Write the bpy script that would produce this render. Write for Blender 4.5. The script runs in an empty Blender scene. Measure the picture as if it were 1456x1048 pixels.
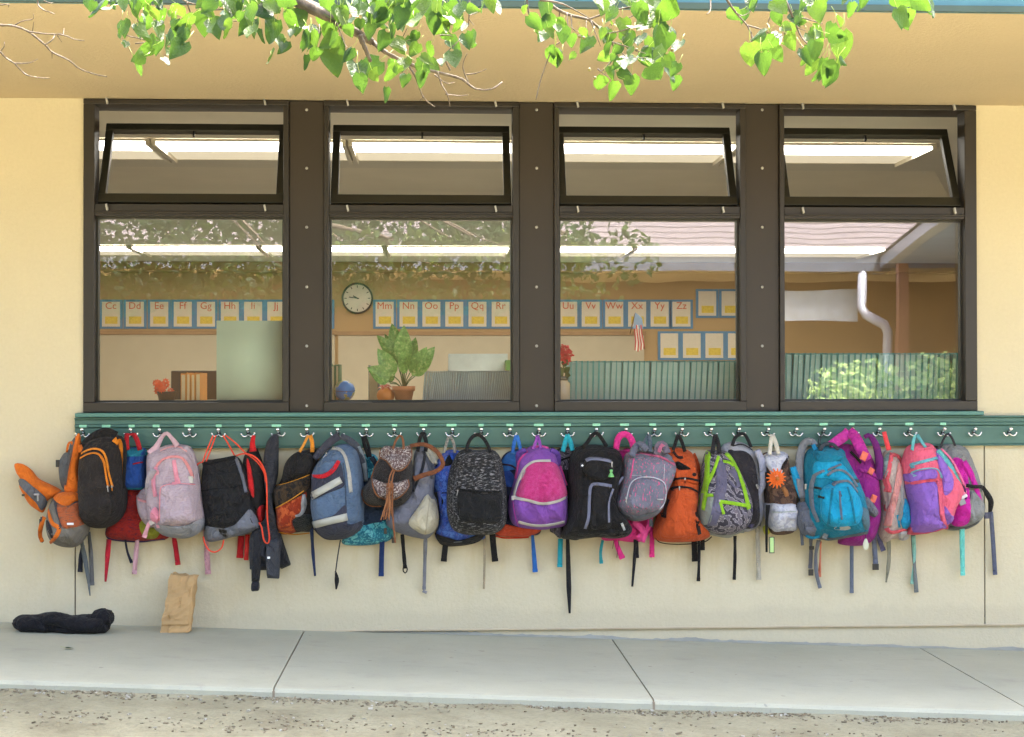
import bpy, bmesh, math, random
from mathutils import Vector, Matrix, Euler, noise
R = math.radians
random.seed(7)
scene = bpy.context.scene
COL = scene.collection

# ------------------------------------------------------------------ camera
F = 2200.0                      # focal length in photograph pixels (1456 wide)
CAM = Vector((0.0, -6.6, 1.05))
_th, _ph, _ro = math.atan(110/F), math.atan(21/F), 0.0013
_d = Vector((math.sin(_th)*math.cos(_ph), math.cos(_th)*math.cos(_ph), math.sin(_ph)))
_r = Vector((math.cos(_th), -math.sin(_th), 0))
_u = _r.cross(_d)
_r, _u = _r*math.cos(_ro) - _u*math.sin(_ro), _u*math.cos(_ro) + _r*math.sin(_ro)
cam = bpy.data.cameras.new('camera'); cam.sensor_width = 36; cam.lens = F/1456*36
cam.clip_start = .05; cam.clip_end = 400
cam_o = bpy.data.objects.new('camera', cam); COL.objects.link(cam_o)
mw = Matrix.Identity(4)
for i in range(3):
    mw[i][0], mw[i][1], mw[i][2], mw[i][3] = _r[i], _u[i], -_d[i], CAM[i]
cam_o.matrix_world = mw
scene.camera = cam_o

# ------------------------------------------------------------------ light
SUN_EL, SUN_AZ = R(64), R(24)          # sun stands high behind the school, a little to the right
world = bpy.data.worlds.new('World'); scene.world = world; world.use_nodes = True
wn = world.node_tree
sky = wn.nodes.new('ShaderNodeTexSky'); sky.sky_type = 'NISHITA'; sky.sun_disc = False
sky.dust_density = 8; sky.ozone_density = .3; sky.air_density = 1.0
sky.sun_elevation = SUN_EL; sky.sun_rotation = SUN_AZ
wn.links.new(sky.outputs[0], wn.nodes['Background'].inputs[0])
wn.nodes['Background'].inputs[1].default_value = 0.15
sl = bpy.data.lights.new('sun', 'SUN'); sl.energy = 2.0; sl.angle = R(.53); sl.color = (1, .95, .87)
so = bpy.data.objects.new('sun', sl); COL.objects.link(so)
sdir = Vector((math.sin(SUN_AZ)*math.cos(SUN_EL), math.cos(SUN_AZ)*math.cos(SUN_EL), math.sin(SUN_EL)))
so.rotation_euler = sdir.to_track_quat('Z', 'Y').to_euler()
so.location = (6, 14, 20)
vs = scene.view_settings
vs.view_transform = 'Standard'; vs.look = 'None'; vs.gamma = 1; vs.use_curve_mapping = False
vs.exposure = 3.7

# ------------------------------------------------------------------ helpers
def P(px, py, y=0.0):
    """the point on the plane Y=y that the photograph shows at pixel px, py"""
    v = _d*F + _r*(px-728) - _u*(py-524)
    return CAM + v*((y-CAM.y)/v.y)

def lin(c): return tuple((x/12.92 if x <= .04045 else ((x+.055)/1.055)**2.4) for x in c)
def C(r, g, b, k=.72): return tuple(min(.92, max(.004, x*k)) for x in lin((r/255, g/255, b/255)))

class M:
    """collects vertices and faces for one mesh"""
    def __init__(s): s.v, s.f, s.mi = [], [], []
    def add(s, vs, fs, mi=0):
        o = len(s.v); s.v += [tuple(v) for v in vs]
        for f in fs: s.f.append(tuple(i+o for i in f)); s.mi.append(mi)
        return s
    def box(s, x0, x1, y0, y1, z0, z1, mi=0):
        return s.add([(x, y, z) for z in (z0, z1) for y in (y0, y1) for x in (x0, x1)],
              [(0,2,3,1),(4,5,7,6),(0,1,5,4),(2,6,7,3),(0,4,6,2),(1,3,7,5)], mi)
    def obox(s, c, ax, ay, az, mi=0):      # centre and three half-axes
        c, ax, ay, az = map(Vector, (c, ax, ay, az))
        return s.add([c+ax*i+ay*j+az*k for k in (-1,1) for j in (-1,1) for i in (-1,1)],
              [(0,2,3,1),(4,5,7,6),(0,1,5,4),(2,6,7,3),(0,4,6,2),(1,3,7,5)], mi)
    def tube(s, pts, rad, n=8, mi=0, caps=True):
        pts = [Vector(p) for p in pts]
        rad = rad if isinstance(rad, (list, tuple)) else [rad]*len(pts)
        vs = []; prev = None
        for i, p in enumerate(pts):
            t = (pts[min(i+1, len(pts)-1)] - pts[max(i-1, 0)])
            t = t.normalized() if t.length > 1e-9 else Vector((0,0,1))
            a = prev if prev is not None else (Vector((0,1,0)) if abs(t.y) < .9 else Vector((1,0,0)))
            a = (a - t*a.dot(t))
            a = a.normalized() if a.length > 1e-6 else t.orthogonal().normalized()
            prev = a; b = t.cross(a)
            vs += [p + (a*math.cos(k*2*math.pi/n) + b*math.sin(k*2*math.pi/n))*rad[i] for k in range(n)]
        fs = [(i*n+k, i*n+(k+1)%n, (i+1)*n+(k+1)%n, (i+1)*n+k) for i in range(len(pts)-1) for k in range(n)]
        if caps: fs += [tuple(range(n))[::-1], tuple(range((len(pts)-1)*n, len(pts)*n))]
        return s.add(vs, fs, mi)
    def lathe(s, prof, c=(0,0,0), n=20, mi=0, sx=1, sy=1):
        vs = [(c[0]+r*sx*math.cos(k*2*math.pi/n), c[1]+r*sy*math.sin(k*2*math.pi/n), c[2]+z) for r, z in prof for k in range(n)]
        fs = [(i*n+k, i*n+(k+1)%n, (i+1)*n+(k+1)%n, (i+1)*n+k) for i in range(len(prof)-1) for k in range(n)]
        return s.add(vs, fs, mi)
    def ball(s, c, r, n=12, sx=1, sy=1, sz=1, mi=0):
        prof = [(max(1e-4, math.sin(i*math.pi/n*1.0))*r, -math.cos(i*math.pi/n)*r*sz) for i in range(n+1)]
        return s.lathe(prof, c, n+2, mi, sx, sy)
    def build(s, name, mat, parent=None, smooth=True, origin=None, bevel=0):
        o0 = Vector(origin) if origin is not None else (Vector(parent['_o']) if parent is not None else Vector((0,0,0)))
        me = bpy.data.meshes.new(name)
        me.from_pydata([tuple(Vector(v)-o0) for v in s.v], [], s.f)
        for m in (mat if isinstance(mat, (list, tuple)) else [mat]): me.materials.append(m)
        if any(s.mi): me.polygons.foreach_set('material_index', s.mi)
        if smooth: me.polygons.foreach_set('use_smooth', [True]*len(me.polygons))
        me.update()
        ob = bpy.data.objects.new(name, me); COL.objects.link(ob)
        if parent is not None:
            ob.parent = parent; ob['_o'] = list(parent['_o'])
            if origin is not None: ob.location = o0 - Vector(parent['_o'])
        elif origin is not None: ob.location = o0; ob['_o'] = list(o0)
        else: ob['_o'] = [0,0,0]
        if bevel:
            b = ob.modifiers.new('bevel', 'BEVEL'); b.width = bevel; b.segments = 2; b.limit_method = 'ANGLE'
        return ob

def tag(o, label=None, cat=None, group=None, kind=None):
    if label: o['label'] = label
    if cat: o['category'] = cat
    if group: o['group'] = group
    if kind: o['kind'] = kind
    return o
def thing(name, label, cat, loc, group=None):
    o = bpy.data.objects.new(name, None); COL.objects.link(o); o.location = loc; o['_o'] = list(loc)
    o.empty_display_size = .05
    return tag(o, label, cat, group)

def cr(pts, n, closed=False):
    """Catmull-Rom through pts, resampled to n points evenly along its length"""
    pts = [tuple(p) for p in pts]; k = len(pts); dim = len(pts[0]); out = []
    segs = k if closed else k-1
    for i in range(segs):
        g = (lambda j: pts[j % k]) if closed else (lambda j: pts[min(max(j, 0), k-1)])
        a, b, c, d = g(i-1), g(i), g(i+1), g(i+2)
        for j in range(16):
            t = j/16
            out.append(tuple(.5*((2*b[m])+(c[m]-a[m])*t+(2*a[m]-5*b[m]+4*c[m]-d[m])*t*t+(3*b[m]-a[m]-3*c[m]+d[m])*t**3) for m in range(dim)))
    out.append(pts[0] if closed else pts[-1])
    L = [0]
    for i in range(1, len(out)): L.append(L[-1]+math.dist(out[i], out[i-1]))
    res = []; j = 0; N = n if closed else n-1
    for i in range(n):
        s = L[-1]*i/max(1, N)
        while j < len(L)-2 and L[j+1] < s: j += 1
        t = (s-L[j])/max(1e-9, L[j+1]-L[j])
        res.append(tuple(out[j][m]+(out[j+1][m]-out[j][m])*min(1, t) for m in range(dim)))
    return res

# ------------------------------------------------------------------ materials
def newmat(name):
    m = bpy.data.materials.new(name); m.use_nodes = True
    nt = m.node_tree; return m, nt, nt.nodes['Principled BSDF']
def nd(nt, typ, ins=None, **kw):
    n = nt.nodes.new('ShaderNode'+typ)
    for k, v in kw.items(): setattr(n, k, v)
    for k, v in (ins or {}).items():
        if isinstance(v, bpy.types.NodeSocket): nt.links.new(v, n.inputs[k])
        else: n.inputs[k].default_value = v
    return n
def coords(nt, space='Object', scale=(1,1,1), rot=(0,0,0)):
    if space == 'Position': src = nd(nt, 'NewGeometry').outputs['Position']
    else: src = nd(nt, 'TexCoord').outputs[space]
    return nd(nt, 'Mapping', {'Vector': src, 'Scale': scale, 'Rotation': rot}).outputs[0]
def noi(nt, vec, scale, detail=3, rough=.55, dist=0):
    return nd(nt, 'TexNoise', {'Vector': vec, 'Scale': scale, 'Detail': detail, 'Roughness': rough, 'Distortion': dist}).outputs['Fac']
def ramp(nt, fac, stops, interp='LINEAR'):
    n = nd(nt, 'ValToRGB', {'Fac': fac}); e = n.color_ramp; e.interpolation = interp
    while len(e.elements) < len(stops): e.elements.new(.5)
    for el, (p, c) in zip(e.elements, stops): el.position = p; el.color = (*c[:3], 1)
    return n.outputs[0]
def mixc(nt, fac, a, b, mode='MIX'):
    n = nd(nt, 'Mix', data_type='RGBA', blend_type=mode)
    for s, v in ((0, fac), (6, a), (7, b)):
        if isinstance(v, bpy.types.NodeSocket): nt.links.new(v, n.inputs[s])
        elif s == 0: n.inputs[0].default_value = v
        else: n.inputs[s].default_value = (*v[:3], 1)
    return n.outputs[2]
def bump(nt, bsdf, h, strength, dist=.002, prev=None):
    ins = {'Height': h, 'Strength': strength, 'Distance': dist}
    if prev is not None: ins['Normal'] = prev
    n = nd(nt, 'Bump', ins); nt.links.new(n.outputs[0], bsdf.inputs['Normal']); return n.outputs[0]
def shade(c, k): return tuple(min(.95, x*k) for x in c)

def simple(name, col, rough=.6, metal=0, var=.12, vscale=8, bmp=0, bscale=120, space='Object', spec=.5, coat=0):
    m, nt, b = newmat(name); v = coords(nt, space)
    c = ramp(nt, noi(nt, v, vscale, 4), [(.3, shade(col, 1-var)), (.7, shade(col, 1+var))])
    nt.links.new(c, b.inputs['Base Color'])
    b.inputs['Roughness'].default_value = rough; b.inputs['Metallic'].default_value = metal
    b.inputs['Specular IOR Level'].default_value = spec; b.inputs['Coat Weight'].default_value = coat
    if bmp: bump(nt, b, noi(nt, v, bscale, 3), bmp)
    return m

_fab = {}
def fab(col, pat=None, cols=(), rough=.85, bmp=.35, s=1.0):
    """woven cloth; col and cols are sRGB triples as they look in daylight"""
    key = (col, pat, cols, rough, bmp, s)
    if key in _fab: return _fab[key]
    m, nt, b = newmat('cloth_'+(pat or 'plain')); v = coords(nt)
    c = C(*col); cc = [C(*x) for x in cols]
    base = ramp(nt, noi(nt, v, 11, 4), [(.28, shade(c, .86)), (.72, shade(c, 1.13))])
    if pat == 'heather':
        v2 = coords(nt, scale=(60*s, 60*s, 210*s), rot=(0, R(-28), 0))
        base = mixc(nt, ramp(nt, noi(nt, v2, 1, 3, .7), [(.52, (0,0,0)), (.64, (1,1,1))]), base, cc[0])
    elif pat == 'streak':
        v2 = coords(nt, scale=(190*s, 190*s, 26*s))
        base = mixc(nt, ramp(nt, noi(nt, v2, 1, 2, .5), [(.6, (0,0,0)), (.66, (1,1,1))]), base, cc[0])
        v3 = coords(nt, scale=(300, 300, 40))
        base = mixc(nt, ramp(nt, noi(nt, v3, 1.2, 2, .6), [(.6, (0,0,0)), (.68, (.8,.8,.8))]), base, cc[-1])
    elif pat == 'camo':
        st = [(i/len(cc)*.36+.33, x) for i, x in enumerate(cc)]
        base = ramp(nt, noi(nt, v, 34*s, 4, .65, .6), [(0, c)]+st, 'CONSTANT')
    elif pat == 'zebra':
        w = nd(nt, 'TexWave', {'Vector': v, 'Scale': 9*s, 'Distortion': 9, 'Detail': 3, 'Detail Scale': 2.2}, bands_direction='DIAGONAL').outputs['Fac']
        base = ramp(nt, w, [(.25, c), (.42, cc[0]), (.62, cc[1]), (.8, cc[0])])
    elif pat == 'stripe':
        w = nd(nt, 'TexWave', {'Vector': v, 'Scale': 26*s, 'Distortion': 1.2, 'Detail': 1}, bands_direction='X').outputs['Fac']
        base = ramp(nt, w, [(0, c), (.4, c), (.5, cc[0]), (.75, cc[0]), (.85, cc[-1])])
    elif pat == 'plush':
        base = ramp(nt, noi(nt, v, 55*s, 6, .7), [(.3, c), (.52, cc[0]), (.75, cc[1])])
        b.inputs['Sheen Weight'].default_value = .16
    elif pat == 'sparkle':
        vo = nd(nt, 'TexVoronoi', {'Vector': v, 'Scale': 210*s})
        base = mixc(nt, ramp(nt, vo.outputs['Color'], [(.45, (0,0,0)), (.8, (1,1,1))]), base, cc[0])
    elif pat == 'quilt':
        w = nd(nt, 'TexBrick', {'Vector': coords(nt, scale=(1,1,1), rot=(R(90),0,0)), 'Color1': (1,1,1,1), 'Color2': (.75,.75,.75,1), 'Mortar': (.25,.25,.25,1), 'Scale': 20, 'Mortar Size': .03})
        base = mixc(nt, 1, base, w.outputs['Color'], 'MULTIPLY')
    nt.links.new(base, b.inputs['Base Color'])
    b.inputs['Roughness'].default_value = rough
    b.inputs['Specular IOR Level'].default_value = .2
    b.inputs['Sheen Weight'].default_value = max(.05, b.inputs['Sheen Weight'].default_value)
    b.inputs['Sheen Roughness'].default_value = .5
    n1 = bump(nt, b, noi(nt, coords(nt, scale=(1, 1, .7)), 30, 5, .6, 1.2), min(1, bmp*1.6), .016)
    cf = noi(nt, coords(nt, scale=(1, 1, .62), rot=(0, R(17), 0)), 13, 3, .5, 1.6)
    cr1 = ramp(nt, cf, [(.40, (1,1,1)), (.495, (.1,.1,.1)), (.6, (1,1,1))])
    cf2 = noi(nt, coords(nt, scale=(.7, 1, 1), rot=(0, R(-31), 0)), 27, 2, .5, 1.2)
    cr2 = ramp(nt, cf2, [(.42, (1,1,1)), (.5, (.3,.3,.3)), (.58, (1,1,1))])
    n1 = bump(nt, b, cr1, min(1, bmp*1.5), .008, n1); n1 = bump(nt, b, cr2, min(1, bmp*1.2), .004, n1)
    if pat == 'plush': n1 = bump(nt, b, noi(nt, v, 170, 5, .8), 1, .012, n1)
    wx = nd(nt, 'TexWave', {'Vector': v, 'Scale': 150, 'Distortion': .6}, bands_direction='X').outputs['Fac']
    wz = nd(nt, 'TexWave', {'Vector': v, 'Scale': 150, 'Distortion': .6}, bands_direction='Z').outputs['Fac']
    bump(nt, b, nd(nt, 'Math', {0: wx, 1: wz}, operation='ADD').outputs[0], .25, .0012, n1)
    _fab[key] = m
    return m

def stucco(name, col, bmp=.5, stain=0):
    m, nt, b = newmat(name); v = coords(nt, 'Position')
    c = ramp(nt, noi(nt, v, 1.1, 5, .6), [(.25, shade(col, .93)), (.75, shade(col, 1.05))])
    c = mixc(nt, ramp(nt, noi(nt, v, 70, 4, .7), [(.3, (0,0,0)), (.75, (.22,.22,.22))]), c, shade(col, .72))
    if stain:                                   # splashed dirt and a scuffed band along the foot of the wall
        z = nd(nt, 'SeparateXYZ', {0: nd(nt, 'NewGeometry').outputs['Position']}).outputs['Z']
        zz = nd(nt, 'Math', {0: z, 1: nd(nt, 'Math', {0: noi(nt, coords(nt, 'Position', (3, 1, 1)), 2, 6, .75), 1: .13}, operation='MULTIPLY').outputs[0]}, operation='SUBTRACT').outputs[0]
        c = mixc(nt, ramp(nt, zz, [(0, (.16,.16,.16)), (.03, (0,0,0))]), c, (.30, .26, .2))
        dr = noi(nt, coords(nt, 'Position', (5, 1, .8)), 2.2, 5, .65)
        zm = ramp(nt, z, [(.05, (0,0,0)), (.3, (1,1,1)), (.62, (1,1,1)), (.8, (0,0,0))])
        c = mixc(nt, mixc(nt, 1, ramp(nt, dr, [(.5, (0,0,0)), (.75, (.4,.4,.4))]), zm, 'MULTIPLY'), c, (.44, .34, .17))
        c = mixc(nt, ramp(nt, noi(nt, coords(nt, 'Position', (1, 1, 1.7)), 9, 5, .8), [(.62, (0,0,0)), (.74, (.3,.3,.3))]), c, (.42, .35, .24))
    nt.links.new(c, b.inputs['Base Color']); b.inputs['Roughness'].default_value = .92
    b.inputs['Specular IOR Level'].default_value = .15
    n1 = bump(nt, b, noi(nt, v, 55, 5, .65), bmp, .006)
    bump(nt, b, noi(nt, v, 190, 3, .6), bmp*.7, .002, n1)
    return m

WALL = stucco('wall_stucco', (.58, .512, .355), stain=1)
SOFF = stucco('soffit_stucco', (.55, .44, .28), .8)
TEAL = simple('green_paint', (.05, .125, .10), .5, var=.1, vscale=14, bmp=.08, bscale=60)
TEAL2 = simple('green_paint_cap', (.062, .17, .145), .48, var=.1, vscale=14, bmp=.08, bscale=60)
BRONZE = simple('bronze_frame', (.013, .0085, .005), .45, var=.15, vscale=5, spec=.5)
BRONZE2 = simple('bronze_panel', (.022, .0145, .0085), .5, var=.12, vscale=3, spec=.45)
SASHM = simple('bronze_sash', (.017, .016, .011), .45, var=.15, vscale=5)
SCREW = simple('screw_metal', (.36, .35, .33), .5, .3)
BLACKP = simple('black_plastic', (.012, .012, .013), .4)

# ---- the school building
ZT = (P(120,140).z + P(1387,150).z)/2           # window head
ZB = (P(118,588).z + P(1390,583).z)/2           # foot of the window band
XL, XR = P(119,360).x, P(1388,360).x
ZSCR = P(900,892).z                             # weep screed line near the foot
XJ1, XJ2 = P(107,760).x, P(1400,760).x
YE = -1.69                                      # eave
school = thing('school_building', 'tan stucco school building with four dark framed windows above a long row of backpacks', 'building', (0, .3, 0))
def wallbox(x0, x1, z0, z1, y0=0.0): return M().box(x0, x1, y0, .1, z0, z1).build('wall', WALL, school, False)
wallbox(XJ1+.003, XJ2-.003, ZSCR, ZB-.02)       # below the windows, between two control joints
wallbox(-11, XJ1-.003, ZSCR, ZB-.02)
wallbox(XJ2+.003, 12, ZSCR, ZB-.02)
wallbox(-11, XL, ZB-.02, ZT+.3)
wallbox(XR, 12, ZB-.02, ZT+.3)
for xj, zj in ((XJ1, ZSCR), (XJ2, ZSCR+.03)): M().box(xj-.02, xj+.02, .008, .12, zj, ZB-.03).build('control_joint', simple('joint_brown', (.2,.165,.12), .9), school, False)  # brown strip at the back of each control joint gap
M().box(-11, 12, .012, .1, -.4, ZSCR-.006).build('base_course', WALL, school, False)
M().box(-11, 12, -.004, .012, ZSCR-.006, ZSCR).build('weep_screed', simple('screed', (.47,.39,.27), .8), school, False)
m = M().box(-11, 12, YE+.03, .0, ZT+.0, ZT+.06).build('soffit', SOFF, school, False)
M().box(-11, 12, .0, .1, ZT+.005, ZT+.3).build('lintel', WALL, school, False)
FZ = ZT-.004
M().box(-11, 12, YE, YE+.028, FZ, FZ+.26).build('fascia', simple('fascia_paint', (.055,.16,.19), .5), school, False)
M().box(-11, 12, YE-.012, YE-.001, FZ-.004, FZ+.016).build('drip_edge', simple('edge_green', (.035,.06,.04), .5), school, False)
m = M(); m.add([(-11,YE-.08,ZT+.27),(12,YE-.08,ZT+.27),(12,5.5,ZT+2.2),(-11,5.5,ZT+2.2),(-11,YE-.08,ZT+.33),(12,YE-.08,ZT+.33),(12,5.5,ZT+2.27),(-11,5.5,ZT+2.27)],
      [(0,3,2,1),(4,5,6,7),(0,1,5,4),(1,2,6,5),(2,3,7,6),(3,0,4,7)])
m.add([(-11,5.5,ZT+2.2),(12,5.5,ZT+2.2),(12,12,ZT+.1),(-11,12,ZT+.1)], [(0,1,2,3)]).build('roof', simple('roof_shingle', (.16,.13,.12), .9, bmp=.5), school, False)

# ---- windows
def glass(name, f0=1.75, tint=(1,1,1)):
    m, nt, b = newmat(name); out = nt.nodes['Material Output']; nt.nodes.remove(b)
    v = coords(nt, 'Position')
    tr = nd(nt, 'BsdfTransparent', {'Color': (*tint, 1)})
    bm = nd(nt, 'Bump', {'Height': noi(nt, v, 2.2, 1), 'Strength': .012, 'Distance': .05})
    gl = nd(nt, 'BsdfGlossy', {'Roughness': 0.004, 'Normal': bm.outputs[0]})
    F0 = ((f0-1)/(f0+1))**2; ge = nd(nt, 'NewGeometry')          # Schlick, the same from both faces of the pane
    dt = nd(nt, 'VectorMath', {0: ge.outputs['Normal'], 1: ge.outputs['Incoming']}, operation='DOT_PRODUCT').outputs['Value']
    om = nd(nt, 'Math', {0: 1.0, 1: nd(nt, 'Math', {0: dt}, operation='ABSOLUTE').outputs[0]}, operation='SUBTRACT')
    pw = nd(nt, 'Math', {0: om.outputs[0], 1: 5.0}, operation='POWER')
    fr = nd(nt, 'Math', {0: pw.outputs[0], 1: 1-F0, 2: F0}, operation='MULTIPLY_ADD')
    mx = nd(nt, 'MixShader', {0: fr.outputs[0], 1: tr.outputs[0], 2: gl.outputs[0]})
    dirt = nd(nt, 'BsdfDiffuse', {'Color': (.6,.58,.5,1)})
    df = ramp(nt, noi(nt, v, 3.1, 6, .7), [(.45, (.002,)*3), (.8, (.012,)*3)])
    mx2 = nd(nt, 'MixShader', {0: df, 1: mx.outputs[0], 2: dirt.outputs[0]})
    nt.links.new(mx2.outputs[0], out.inputs[0]); return m
GLASS = glass('window_glass', 2.75)
GLASS2 = glass('sash_glass', 2.1, (.97,.96,.93))

def frame_mesh(x0, x1, z0, z1, w, y0, y1, wb=None, wt=None, wl=None, wr=None):
    wb, wt, wl, wr = wb or w, wt or w, wl or w, wr or w
    return (M().box(x0, x1, y0, y1, z1-wt, z1).box(x0, x1, y0, y1, z0, z0+wb)
            .box(x0, x0+wl, y0+.001, y1, z0+wb, z1-wt).box(x1-wr, x1, y0+.001, y1, z0+wb, z1-wt))
PXW = [(119,411,135,403), (461,738,468,729), (788,1060,795,1052), (1108,1388,1115,1371)]
zmid0, zmid1 = (P(270,308).z+P(1240,311).z)/2, (P(270,291).z+P(1240,294).z)/2
zlow = (P(270,572).z+P(1240,570).z)/2
zup = (P(270,150).z+P(1240,156).z)/2
screw_me = None
for i, (a, b_, ga, gb) in enumerate(PXW):
    x0, x1, g0, g1 = P(a,360).x, P(b_,360).x, P(ga,360).x, P(gb,360).x
    wf = frame_mesh(x0, x1, ZB, ZT-.002, .03, -.012, .085, wb=zlow-ZB, wt=ZT-.002-zup, wl=g0-x0, wr=x1-g1).build('window', BRONZE, school, False, bevel=.003)
    M().box(g0, g1, -.006, .08, zmid0, zmid1).box(g0, g1, -.015, -.0065, zmid0+.012, zmid0+.02).build('transom_bar', BRONZE, wf, False, bevel=.002)
    # glazing bead inside the lower light
    frame_mesh(g0-.001, g1+.001, zlow-.001, zmid0+.001, .009, .03, .06).build('glazing_bead', SASHM, wf, False)
    M().add([(g0,.055,zlow),(g1,.055,zlow),(g1,.055,zmid0),(g0,.055,zmid0)], [(0,1,2,3)]).build('pane', GLASS, wf, False)
    # hopper sash, hinged at its foot and leaning into the room
    t = R(27); hz, hy = zmid1+.004, .03; w = .032; H = zup-zmid1-.01
    def tl(v): x, y, z = v; return (x, hy+(y)*math.cos(t)+(z)*math.sin(t), hz-(y)*math.sin(t)+z*math.cos(t))
    fm = frame_mesh(g0+.004, g1-.004, 0, H, w, -.014, .02, wb=.045, wt=.036)
    fm.v = [tl(v) for v in fm.v]
    fm.build('sash', SASHM, wf, False, bevel=.003)
    pm = M().add([tl(v) for v in ((g0+.03,.004,.04),(g1-.03,.004,.04),(g1-.03,.004,H-.03),(g0+.03,.004,H-.03))], [(0,1,2,3)])
    pm.build('sash_pane', GLASS2, wf, False)
    lm = M().box((x0+x1)/2-.004, (x0+x1)/2+.004, -.01, .004, H-.06, H-.034); lm.v = [tl(v) for v in lm.v]; lm.build('sash_latch', BLACKP, wf, False)
    for zz in (ZT-.012, zmid0+.035):
        for xx in (x0+.1, x1-.1):
            M().obox((xx, -.018, zz), (.0035,0,.002), (0,.008,0), (-.003,0,.013)).build('screen_clip', SCREW, wf, False)
for (a, b_) in ((411,461), (738,788), (1060,1108)):
    x0, x1 = P(a,360).x+.001, P(b_,360).x-.001
    mu = M().box(x0, x1, .004, .09, ZB, ZT-.002).build('mullion_panel', BRONZE2, school, False, bevel=.002)
    for py in (156, 239, 323, 408, 492, 577):
        p = P((a+b_)/2, py)
        M().ball((p.x, .002, p.z), .0065, 6, sy=.5).build('screw', SCREW, mu)
M().box(-11, 12, .1, .3, ZT, ZT+.05).build('window_header', BRONZE, school, False)

# ---- the coat rail
rail = thing('coat_rail', 'long green wooden coat rail fixed to the stucco wall under the windows', 'coat rail', (0, 0, P(728,612).z))
xl, xr = P(108,612).x, 5.5
z = lambda py: (P(300,py).z+P(1200,py-1.5).z)/2
M().box(xl, xr, -.020, -.0005, z(634), z(607)).build('board', TEAL, rail, False, bevel=.003)
M().box(xl, xr, -.030, -.0005, z(607)+.0005, z(602.5)).build('moulding', TEAL, rail, False, bevel=.004)
M().box(xl, xr, -.024, -.0005, z(602.5)+.0005, z(596)).build('upper_board', TEAL, rail, False, bevel=.002)
M().box(xl, xr, -.034, -.0005, z(596)+.0005, z(593)).build('moulding', TEAL, rail, False, bevel=.003)
M().box(xl, xr, -.026, -.0005, z(636.5), z(634)-.0005).build('moulding', TEAL, rail, False, bevel=.003)
M().box(P(110,590).x, P(1394,590).x, -.05, .0, z(592.4), ZB-.0005).build('sill_cap', TEAL2, school, False, bevel=.004)
STK = simple('mint_sticker', (.25,.56,.38), .6, var=.15, vscale=200)
for k, px in enumerate([118,151,187,222,269,311,353,393,437,480,520,561,602,642,684,725,766,807,848,888,928,968,1010,1050,1091,1171,1211,1249,1293,1341]):
    w = (9, 11, 7)[k % 3]*.0022*(.9+.3*random.random()); p = P(px, 602.5-1.4*(px-300)/900, -.03)
    M().obox((p.x, -.0306, z(604.7)), (w/1.3,0,0), (0,.0006,0), (0,0,.0055)).build('name_sticker', STK, rail, False)

# ---- pavement and ground
YN = -1.26
def cz(px, far): return P(px, 884+42*px/1456, 0).z if far else P(px, 967+45*px/1456, YN).z
zf0, zf1, zn0, zn1 = cz(0,1), cz(1456,1), cz(0,0), cz(1456,0)
xf0, xf1 = P(0,884,0).x, P(1456,926,0).x
xn0, xn1 = P(0,967,YN).x, P(1456,1012,YN).x
def walk_z(x, y):
    zf = zf0+(zf1-zf0)*(x-xf0)/(xf1-xf0); zn = zn0+(zn1-zn0)*(x-xn0)/(xn1-xn0)
    return zf+(zn-zf)*(y/YN)
m, nt, b = newmat('concrete'); v = coords(nt, 'Position')
c = ramp(nt, noi(nt, v, 1.6, 6, .65), [(.3, (.335,.33,.245)), (.7, (.41,.40,.30))])
c = mixc(nt, ramp(nt, noi(nt, coords(nt,'Position',(3,14,1)), 4, 5, .7), [(.5,(0,0,0)),(.8,(.35,.35,.35))]), c, (.30,.29,.26))
c = mixc(nt, ramp(nt, noi(nt, v, 160, 2, .6), [(.62,(0,0,0)),(.72,(.4,.4,.4))]), c, (.2,.2,.19))
c = mixc(nt, ramp(nt, noi(nt, coords(nt,'Position',(1,1.6,1)), 5.5, 6, .72), [(.55,(0,0,0)),(.7,(.4,.4,.4))]), c, (.27,.255,.21))
c = mixc(nt, ramp(nt, noi(nt, v, 22, 1, .5), [(.77,(0,0,0)),(.80,(.5,.5,.5))]), c, (.16,.15,.13))
nt.links.new(c, b.inputs['Base Color']); b.inputs['Roughness'].default_value = .85
n1 = bump(nt, b, noi(nt, coords(nt,'Position',(1,6,1)), 60, 4, .7), .25, .003); CONC = m
side = thing('pavement', None, None, (0, 0, 0)); side['kind'] = 'structure'
M().box(-11, 12, YN+.02, .0, -.3, min(zn0, zn1, zf1)-.22).build('concrete_bed', CONC, side, False)
joints = [(-9,)*2, (-3.8,)*2] + [(P(433,898,0).x, P(389,978,YN).x), (P(871,912,0).x, P(929,999,YN).x), (P(1308,927,0).x, P(1470,1013,YN).x)] + [(4.6,)*2, (9,)*2]
joints = [((a+b_)/2,)*2 for a, b_ in joints]
for (a, _), (b_, _) in zip(joints[:-1], joints[1:]):
    g = .003; n = 10; mm = M(); vs = []
    for i in range(n+1):
        x = a+g+(b_-a-2*g)*i/n
        for y, dz in ((.011, 0), (YN+.02, 0), (YN+.008, -.003), (YN, -.014), (YN-.002, -.2)):
            vs.append((x, y, walk_z(x, y)+dz))
    fs = [(i*5+j, (i+1)*5+j, (i+1)*5+j+1, i*5+j+1) for i in range(n) for j in range(4)]
    fs += [tuple(range(5)), tuple(range(n*5+4, n*5-1, -1))]
    mm.add(vs, fs).build('slab', CONC, side, False)
    if b_ < 8: M().box(b_-g*1.4, b_+g*1.4, YN-.001, .01, walk_z(b_,-1)-.12, min(walk_z(b_, 0), walk_z(b_, YN))-.006).build('joint_filler', simple('joint_dirt', (.25,.2,.14), .95), side, False)

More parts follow.
